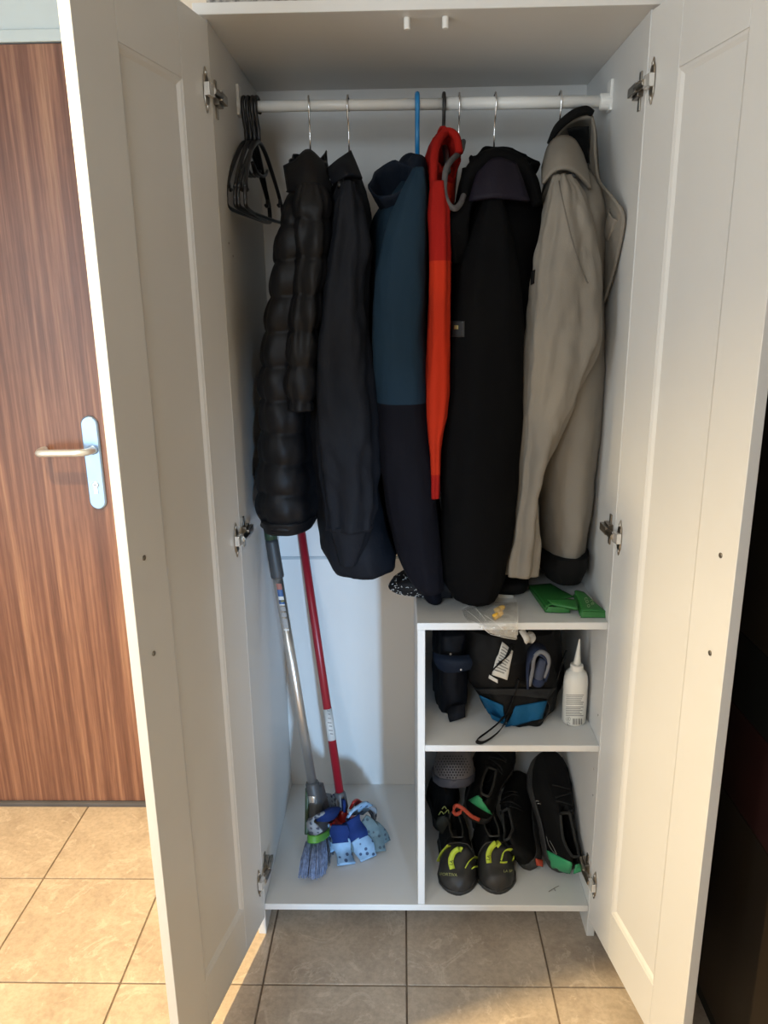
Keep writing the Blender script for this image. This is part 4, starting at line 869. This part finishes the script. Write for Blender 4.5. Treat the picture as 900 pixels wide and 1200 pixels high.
obj('roll_end', blob(at(630, 799, Y=.060), 0.014, 0.012, 0.013, amp=0.003), DENIMD, cl)

# white squeeze bottle
BOT = mat('bottle_white', (0.74, 0.72, 0.66), 0.38, var=0.02); NOZ = mat('nozzle_white', (0.70, 0.69, 0.63), 0.4, var=0.02); PRT = mat('bottle_print', (0.30, 0.29, 0.27), 0.7); PRTD = mat('bottle_print_dark', (0.06, 0.06, 0.06), 0.7)
bc = at(672.5, 846, Z=S2); bcx, bcy = bc.x, bc.y+0.004
bo = thing('squeeze_bottle', 'white squeeze bottle with pointed nozzle and small printed text', 'bottle', (bcx, bcy, S2))
zs = at(672, 790, Y=bcy-0.02).z; zc0, zc1 = at(675, 795, Y=bcy).z, at(675, 780, Y=bcy).z; ztip = at(681, 751, Y=bcy).z
rb = 0.0268
body = lathe([(rb*0.55, 0.001), (rb*0.9, 0.0), (rb, 0.004), (rb, zs-S2-0.028), (rb*0.96, zs-S2-0.016), (rb*0.84, zs-S2-0.006), (rb*0.62, zs-S2), (0.013, zs-S2+0.003), (0.013, zs-S2+0.008)], (bcx, bcy, S2+0.0005), seg=40)
obj('body', body, BOT, bo); Bo = bvh(body)
obj('cap', lathe([(0.0142, 0), (0.0147, 0.002), (0.0147, zc1-zc0-0.002), (0.0125, zc1-zc0)], (bcx, bcy, zc0+0.004), seg=32), BOT, bo, smooth=False, bevel=0.0006)
obj('nozzle', lathe([(0.0085, 0), (0.0078, 0.006), (0.0015, ztip-zc1), (0.0008, ztip-zc1+0.001)], (bcx, bcy, zc1+0.003), (0.05, 0.02, 1), 24), NOZ, bo)
def bq(u0, u1, v0, v1, m_, nm='print'): return obj(nm, patch(Bo, [(u0, v0), (u1, v0), (u1, v1), (u0, v1)], 6, 1, off=0.0004), m_, bo)
for k in range(6): bq(663.5+0.2*(k % 2), 684-(k*5 % 4), 814+k*2.1, 815.0+k*2.1, PRT)
for k in range(6): bq(663.2, 683.5-(k*3 % 5), 828+k*2.0, 829.0+k*2.0, PRT)
for k, w in enumerate((1, .5, .8, .4, .9, .5, .7)): bq(671.5+k*1.6, 671.5+k*1.6+w, 842, 849, PRTD, 'barcode_bar')
for u, v in ((666, 842.5), (665.6, 848.5)):
    c = [cast(Bo, u+2.4*math.cos(a), v+2.4*math.sin(a), 0.0005) for a in [2*math.pi*j/12 for j in range(13)]]
    obj('hazard_symbol', tube(c, 0.0003, 5), PRTD, bo); bq(u-0.5, u+0.5, v-1.0, v+1.0, PRTD, 'hazard_symbol')
for k, u in enumerate((671, 674.5, 678, 681.5)): bq(u, u+2, 851.6, 853.6, PRT if k < 3 else PRTD)

# ------------------------------------------------------------------ shoes in the lower compartment
def frame(o, toe, up):
    t = Vector(toe).normalized(); u = Vector(up); u = (u-t*u.dot(t)).normalized(); s = u.cross(t); o = Vector(o)
    return Matrix(((t.x, s.x, u.x, o.x), (t.y, s.y, u.y, o.y), (t.z, s.z, u.z, o.z), (0, 0, 0, 1)))
def shoe_geo(L=0.285, w=0.049, hc=0.09, ts=0.026, open0=0.03, open1=0.46, low=0.055, toe=0.042, asym=0.006, spring=0.010, n=44, ank=1.0):
    """upper with a real foot opening, and the sole; local x = heel to toe"""
    def lin(xs, ys, t): return float(np.interp(t, xs, ys))
    hw = lambda t: w*lin([0, .015, .05, .12, .3, .45, .68, .82, .92, .97, 1], [.18*ank, .42*ank, .58*ank, .70*ank, .68*ank, .74*(1+ank)/2, 1, .93, .70, .45, .10], t)
    hh = lambda t: lin([0, .03, .08, .2, .35, .5, .68, .85, .95, 1], [hc*.75, hc, hc*1.02, hc*.86, hc*.9, hc*.93, low*1.15, toe*1.02, toe*.8, toe*.35], t)
    op = lambda t: lin([open0, open0+.04, open1-.08, open1], [0, 1, 1, 0], t)
    zb = lambda t: spring*max(0, (t-.72)/.28)**2+0.004*max(0, (.08-t)/.08)
    rows, srows = [], []
    for i in range(n+1):
        t = i/n; x = t*L; W, H, o = hw(t), hh(t), op(t); z0 = zb(t)+ts*0.75; yc = asym*math.sin(math.pi*t)
        pts = []
        for j in range(7):
            a = math.radians(4+62*j/6); y = W*math.cos(a)**0.75*(1-0.12*o*j/6); z = z0+H*math.sin(a)/math.sin(math.radians(66))*(0.93 if o < .5 else 1)
            pts.append((y, z))
        ly, lz = pts[-1]; inn = []; q_ = (t-(open0+open1)/2)/((open1-open0)/2)
        if abs(q_) < 1:
            k_ = math.sqrt(1-q_*q_); ow = ly*0.90*k_; hz_ = lz+(1-k_)*H*0.05; fl = hz_-(hz_-z0-0.012)*min(1, 1.6*k_)
            half = [(ow, hz_), (ow*0.97, hz_-0.3*(hz_-fl)), (ow*0.85, fl)]
            inn = half+[(0, fl)]+[(-y, z) for y, z in reversed(half)]
        else:
            inn = [(ly*(1-2*(j+1)/8), lz+H*0.06*math.sin(math.pi*(j+1)/8)) for j in range(7)]
        full = [(y, z) for y, z in pts]+inn+[(-y, z) for y, z in reversed(pts)]
        rows.append([Vector((x, yc+y, z)) for y, z in full])
        Ws = W*1.06+0.001; zt = zb(t)+ts
        srows.append([Vector((x, yc+y, z)) for y, z in ((Ws*.9, zb(t)), (Ws, zb(t)+0.004), (Ws*.985, zt-0.003), (Ws*.95, zt), (-Ws*.95, zt), (-Ws*.985, zt-0.003), (-Ws, zb(t)+0.004), (-Ws*.9, zb(t)))])
    return loft(rows), loft(srows)
def wrap(B, pts, off=0.0015, din=None):
    """points (x, z, side) thrown sideways onto the shoe"""
    out = []
    for x, z, s in pts:
        h = B.ray_cast(Vector((x, s*0.3, z)), Vector((0, -s, 0)))
        out.append(h[0]+Vector((0, s*off, 0)) if h[0] is not None else Vector((x, s*0.01, z)))
    return out
def side_patch(B, x0, x1, zlo, zhi, s, n=10, m=5, off=0.002):
    return loft([wrap(B, [(x0+(x1-x0)*j/n, zlo(j/n)+(zhi(j/n)-zlo(j/n))*i/m, s) for j in range(n+1)], off) for i in range(m+1)], closed=False)
SBLK = fabric('shoe_black_mesh', (0.0036, 0.0036, 0.0036), 0.75, 0.3, 0.6, 500); SSOLE = mat('sole_charcoal', (0.026, 0.025, 0.024), 0.7, var=0.15, vscale=60, bump=0.3, bscale=300)
SDARK = fabric('shoe_dark', (0.003, 0.0031, 0.0035), 0.7, 0.2); SGRN = mat('shoe_green', (0.035, 0.30, 0.125), 0.5, var=0.05); SORG = mat('shoe_orange', (0.42, 0.055, 0.025), 0.55, var=0.05)
SGRY = fabric('shoe_grey_lining', (0.030, 0.030, 0.028), 0.8, 0.15); LACEM = fabric('lace_dark', (0.012, 0.012, 0.012), 0.8, 0.2); SILV = mat('lace_hook_silver', (0.35, 0.35, 0.33), 0.4, metal=0.5)
def laces(B, L, M, parent, m_=None, xs=(.42, .49, .56, .63), r=0.0022, zt=0.2):
    for k, t in enumerate(xs):
        P = []
        for j in range(9):
            y = -0.022+0.044*j/8
            h = B.ray_cast(Vector((L*t+0.012*(j/8-.5)*(1 if k % 2 else -1), y, zt)), Vector((0, 0, -1)))
            if h[0] is not None: P.append(h[0]+Vector((0, 0, 0.003)))
        if len(P) > 2: obj('lace', xf(tube(P, r, 6, 2), M), m_ or LACEM, parent)
def collar_rim(rows_vf, L, M, parent, m_, n=44, o0=0.05, o1=0.42, r=0.0035):
    V = rows_vf[0]; k = 21; path = []
    ids = [i for i in range(n+1) if o0 <= i/n <= o1]
    path = [V[i*k+7] for i in ids]+[V[i*k+13] for i in reversed(ids)]; path.append(path[0])
    obj('collar_lining', xf(tube(path, r, 8, 2), M), m_, parent)
def hiking(name, label, o, toe, up, green=(1, -1), loop=False, L=0.285, group=None, tabonly=False, **kw):
    M = frame(o, toe, up); t = thing(name, label, 'shoe', o, group=group)
    u_, s_ = shoe_geo(L=L, **kw); B = bvh(u_, s_)
    obj('upper', xf(u_, M), SBLK, t); obj('sole', xf(s_, M), SSOLE, t)
    Bu = bvh(u_)
    for s in green:
        obj('heel_panel', xf(side_patch(Bu, 0.004, 0.078, lambda q: 0.028, lambda q: 0.060-0.030*q+0.014*math.sin(q*6)*(q < .5), s), M), SGRN, t, solid=0.0014)
    obj('heel_stripe', xf(tube(wrap(Bu, [(0.030, 0.028+0.006*k, 1) for k in range(7)], 0.003), 0.003, 6), M), SBLK, t) if green else None
    obj('toe_cap', xf(loft([wrap(Bu, [(L*(.80+.17*j/8), 0.022+0.014*i/3, s) for j in range(9)], .0018) for i in range(4)], closed=False), M), SSOLE, t, solid=0.0014) if False else None
    for s in (1, -1):
        obj('side_rand', xf(side_patch(Bu, L*.42, L*.93, lambda q: 0.020, lambda q: 0.030+0.010*q, s), M), SSOLE, t, solid=0.0012)
    collar_rim(u_, L, M, t, SGRY); laces(Bu, L, M, t)
    if loop:
        obj('pull_loop', xf(ribbon([(0.000, 0, 0.050), (-0.006, 0, 0.070), (-0.010, 0, 0.090), (-0.012, 0, 0.106), (-0.004, 0, 0.114), (0.004, 0, 0.106), (0.006, 0, 0.094)], 0.011, (0, 1, 0), 0.0025, 6), M), SORG, t)
    return t, M, Bu
# trail shoe standing on its heel at the right
hikeR = Vector((0.332, 0.100, ZB+0.004))
toeR = at(640, 900, Y=0.285)
tR, MRs, BuR = hiking('trail_shoe', 'black trail shoe with green heel standing upright against the right side', hikeR, toeR-hikeR, (0.16, -0.86, 0.45), green=(), L=0.285, w=0.052, hc=0.085)
uR, sR = shoe_geo(L=0.285, w=0.052, hc=0.085); BW = bvh(xf(uR, MRs), xf(sR, MRs))
obj('heel_panel', patch(BW, [(641, 996), (671, 1011), (668, 1024), (647, 1016)], 10, 6, off=0.002), SGRN, tR, solid=0.0015)
obj('heel_panel', patch(BW, [(674, 1013), (683, 1010), (682, 1021), (672, 1024)], 5, 5, off=0.002), SGRN, tR, solid=0.0015)
obj('trim_line', tube([p for p in (cast(BW, u, v, .002) for u, v in ((641, 980), (644, 990), (649, 998), (653, 1001), (650, 994), (645, 985))) if p], 0.0007, 5, 4), SILV, tR)
for u, v in ((631, 939), (633, 942)):
    p = cast(BW, u, v, 0.003)
    if p: obj('lace_hook', tube([p+Vector((-.004, 0, .001)), p+Vector((0, -.002, .003)), p+Vector((.004, 0, 0))], 0.0011, 6, 3), SILV, tR)
# its darker neighbour behind
hkR2 = Vector((0.266, 0.108, ZB+0.004)); toe2 = at(617, 930, Y=0.33)
t2, M2, Bu2 = hiking('trail_shoe', 'dark trail shoe with orange heel tab, upright behind the green-heeled shoe', hkR2, toe2-hkR2, (-0.45, -0.82, 0.3), green=(), L=0.275, w=0.043, hc=0.085)
u2, s2 = shoe_geo(L=0.275, w=0.043, hc=0.085); BW2 = bvh(xf(u2, M2), xf(s2, M2))
obj('heel_tab', patch(BW2, [(627, 1006), (636, 1008), (636, 1016), (628, 1013)], 4, 4, off=0.003), SORG, t2, solid=0.003)
# two dark boots lying on the floor at the back, the piled shoes rest on them
def boot(label, o, toe, L, hc):
    M = frame(o, toe, (0, 0, 1)); t = thing('ankle_boot', label, 'shoe', o)
    u_, s_ = shoe_geo(L=L, w=0.043, hc=hc, low=0.06); obj('upper', xf(u_, M), SDARK, t); obj('sole', xf(s_, M), SSOLE, t); collar_rim(u_, L, M, t, SDARK); laces(bvh(u_), L, M, t)
    return t, M, bvh(xf(u_, M), xf(s_, M))
tb1, Mb1, Bb1 = boot('dark boot with grey tag lying at the left of the bottom compartment', Vector((0.062, 0.245, ZB)), (0.02, 1, 0), 0.205, 0.125)
q1 = [(512, 958), (524, 956), (530, 974), (516, 978)]
obj('grey_tag', sheet([[(513, 958, .20), (519, 956, .195), (525, 958, .20)], [(511, 967, .19), (521, 966, .185), (529, 968, .19)], [(516, 976, .185), (522, 978, .18), (529, 975, .185)]], 4), fabric('tag_grey', (0.040, 0.042, 0.036), 0.8), tb1, solid=0.003)
LACEY = mat('lace_yellow', (0.28, 0.30, 0.08), 0.7)
for a in ([(514, 955), (517, 951), (520, 954)], [(518, 948), (521, 945), (523, 948)], [(521, 953), (525, 949), (526, 953)]):
    obj('lace', tube([at(u, v, Y=.20) for u, v in a], 0.0013, 6, 4), LACEY, tb1)
tb2, Mb2, Bb2 = boot('black boot lying under the shoe with the orange pull loop', Vector((0.165, 0.240, ZB)), (0.04, 1, 0), 0.205, 0.110)
# shoe with green heel and orange loop on the pile
h1 = at(556, 972, Y=0.190); h1.z = max(h1.z, ZB+0.075)
t1, M1, Bu1 = hiking('trail_shoe', 'black trail shoe with green heel panel and orange pull loop on the pile', h1, (0.38, 0.90, 0.33), (0.10, -0.52, 0.85), green=(), L=0.25, w=0.052, hc=0.080)
u1, s1 = shoe_geo(L=0.25, w=0.052, hc=0.080); BW1 = bvh(xf(u1, M1), xf(s1, M1))
obj('heel_panel', patch(BW1, [(550, 938), (561, 932), (570, 944), (576, 954)], 8, 6, off=0.003), SGRN, t1, solid=0.0015)
obj('pull_loop', ribbon([at(562, 961, Y=.150), at(552, 956, Y=.146), at(543, 948, Y=.145), at(535, 944, Y=.146), at(531, 949, Y=.148), at(534, 954, Y=.150), at(539, 952, Y=.150), at(541, 947, Y=.148)], 0.009, (0.1, 0.35, 0.9), 0.0025, 6), SORG, t1)
# grey clog with perforated toe on top of the left boot
CLOG = mat('clog_grey', (0.115, 0.105, 0.108), 0.65, var=0.08); CLOGS = mat('clog_sole', (0.060, 0.060, 0.075), 0.6, var=0.1); HOLED = mat('hole_dark', (0.006, 0.006, 0.006), 0.9)
cgo = Vector((0.074, 0.430, ZB+0.158))
Mc = frame(cgo, (0, -1, 0.03), (0, 0, 1)); cg = thing('clog', 'grey clog with perforated toe on top of the pile at the left', 'shoe', cgo)
uc, sc_ = shoe_geo(L=0.25, w=0.052, hc=0.055, ts=0.024, low=0.062, toe=0.056, spring=0.016)
obj('upper', xf(uc, Mc), CLOG, cg); obj('sole', xf(sc_, Mc), CLOGS, cg); Bc = bvh(xf(uc, Mc)); hl = []
for r in range(9):
    for k in range(13):
        u, v = 511+k*3.3+(r % 2)*1.65, 886.5+r*3.1
        if ((u-530)/21)**2+((v-898)/14)**2 > 1: continue
        p = cast(Bc, u, v, 0.0008)
        if p is None: continue
        h = Bc.find_nearest(p); n_ = h[1] if h[1].dot(ray(u, v)) < 0 else -h[1]
        hl.append(lathe([(0.0021, 0), (0.0019, 0.0004)], p, n_, 7))
obj('perforations', join(*hl), HOLED, cg, kind='stuff')

# climbing shoes
CLB = fabric('climb_black', (0.008, 0.008, 0.008), 0.7, 0.2); CLR = mat('climb_rubber', (0.019, 0.018, 0.017), 0.5, var=0.15, vscale=30, bump=0.1); CLY = mat('climb_yellow', (0.42, 0.52, 0.035), 0.6, var=0.08); CLG = fabric('climb_grey_rim', (0.055, 0.052, 0.045), 0.7); CLP = mat('climb_yellow_print', (0.40, 0.42, 0.16), 0.6)
def climber(label, o, toe, word, wpos, wang):
    L = 0.205; M = frame(o, toe, (0, 0, 1)); t = thing('climbing_shoe', label, 'shoe', o, group='climbing shoes')
    u_, s_ = shoe_geo(L=L, w=0.046, hc=0.076, ts=0.010, ank=1.25, open0=0.06, open1=0.56, low=0.062, toe=0.044, spring=0.0, asym=0.004)
    rubber = cut(u_, lambda c: c.x > L*.60 or (c.z < 0.028)); rest = cut(u_, lambda c: not (c.x > L*.60 or (c.z < 0.028)))
    obj('upper', xf(rest, M), CLB, t); obj('toe_rubber', xf(rubber, M), CLR, t); obj('sole', xf(s_, M), CLR, t)
    collar_rim(u_, L, M, t, CLG, o0=.09, o1=.52, r=0.0022)
    B = bvh(xf(u_, M), xf(s_, M))
    obj('print', text_on(B, word, wpos[0], wpos[1], wpos[2], wang, off=0.0012), CLP, t)
    P = [u_[0][int(44*.60)*21+j] for j in range(21)]
    obj('rand_edge', xf(tube([p+Vector((0.0, 0, 0.0012)) for p in P], 0.0016, 6, 2), M), CLG, t)
    return t, B
ct1, Bc1 = climber('black climbing shoe with yellow straps, the left one of the pair', Vector((0.077, 0.234, ZB)), (0.0, -1, 0), 'SPORTIVA', (525, 1025, 4.8), 0.07)
ct2, Bc2 = climber('black climbing shoe with yellow straps, the right one of the pair', Vector((0.164, 0.238, ZB)), (0.03, -1, 0), 'LA SP', (595, 1021, 4.2), -0.05)
TK = mat('strap_print', (0.03, 0.035, 0.01), 0.7)
def strap(t, B, pts, w=0.010, wd=(1, 0, 0), letters=None):
    """yellow strap: picture points with a lift above the shoe, in metres"""
    P = []
    for u, v, l in pts:
        p = cast(B, u, v, 0.0) or at(u, v, Y=0.12)
        P.append(p+(Vector((0, -0.45, 0.9)))*l)
    vf = ribbon(P, w, wd, 0.0022, 6); o = obj('strap', vf, CLY, t)
    return o, bvh(vf)
s1_, b1 = strap(ct1, Bc1, [(514, 1010, .003), (518, 1001, .004), (526, 992, .006)], 0.0105, (1, 0, 0.2))
obj('print', text_on(b1, 'SPORT', 519, 1001, 4.2, -1.0, off=0.0008), TK, s1_)
s2_, b2 = strap(ct1, Bc1, [(530, 1019, .003), (528, 1011, .010), (531, 1003, .016), (537, 999, .018), (541, 999, .015)], 0.0125, (1, 0.2, 0.1))
obj('print', text_on(b2, 'LA', 529, 1011, 5.5, -1.4, off=0.0008), TK, s2_)
s3_, b3 = strap(ct1, Bc1, [(545, 1018, .004), (550, 1011, .010), (557, 1008, .014), (562, 1012, .012), (561, 1017, .008), (554, 1018, .005)], 0.009, (0.3, -0.5, 1))
s4_, b4 = strap(ct2, Bc2, [(573, 1012, .003), (572, 1004, .010), (575, 997, .016), (581, 992, .018), (585, 995, .016)], 0.0125, (1, 0.2, 0.1))
obj('print', text_on(b4, 'LA', 572.5, 1005, 5.5, -1.4, off=0.0008), TK, s4_)
s5_, b5 = strap(ct2, Bc2, [(587, 1009, .004), (590, 1001, .012), (597, 999, .016), (601, 1003, .014), (601, 1009, .008)], 0.009, (0.3, -0.5, 1))
s6_, b6 = strap(ct2, Bc2, [(586, 1011, .003), (590, 1011.5, .003), (594, 1011, .003)], 0.007, (0, -0.5, 1))
# small dry twig lying in front of the upright shoe
tw = at(648, 1043, Z=ZB+0.002); tg_ = thing('dry_twig', 'tiny dry twig on the floor of the bottom compartment', 'twig', (tw.x, tw.y, ZB))
obj('stem', tube([at(643, 1045, Z=ZB+.0015), at(649, 1041, Z=ZB+.003), at(655, 1038, Z=ZB+.002)], 0.0006, 5, 3), mat('twig_brown', (0.12, 0.09, 0.06), 0.8), tg_)
obj('side_shoot', tube([at(649, 1041, Z=ZB+.003), at(651, 1044, Z=ZB+.0015)], 0.0005, 5), mat('twig_brown', (0.12, 0.09, 0.06)), tg_)
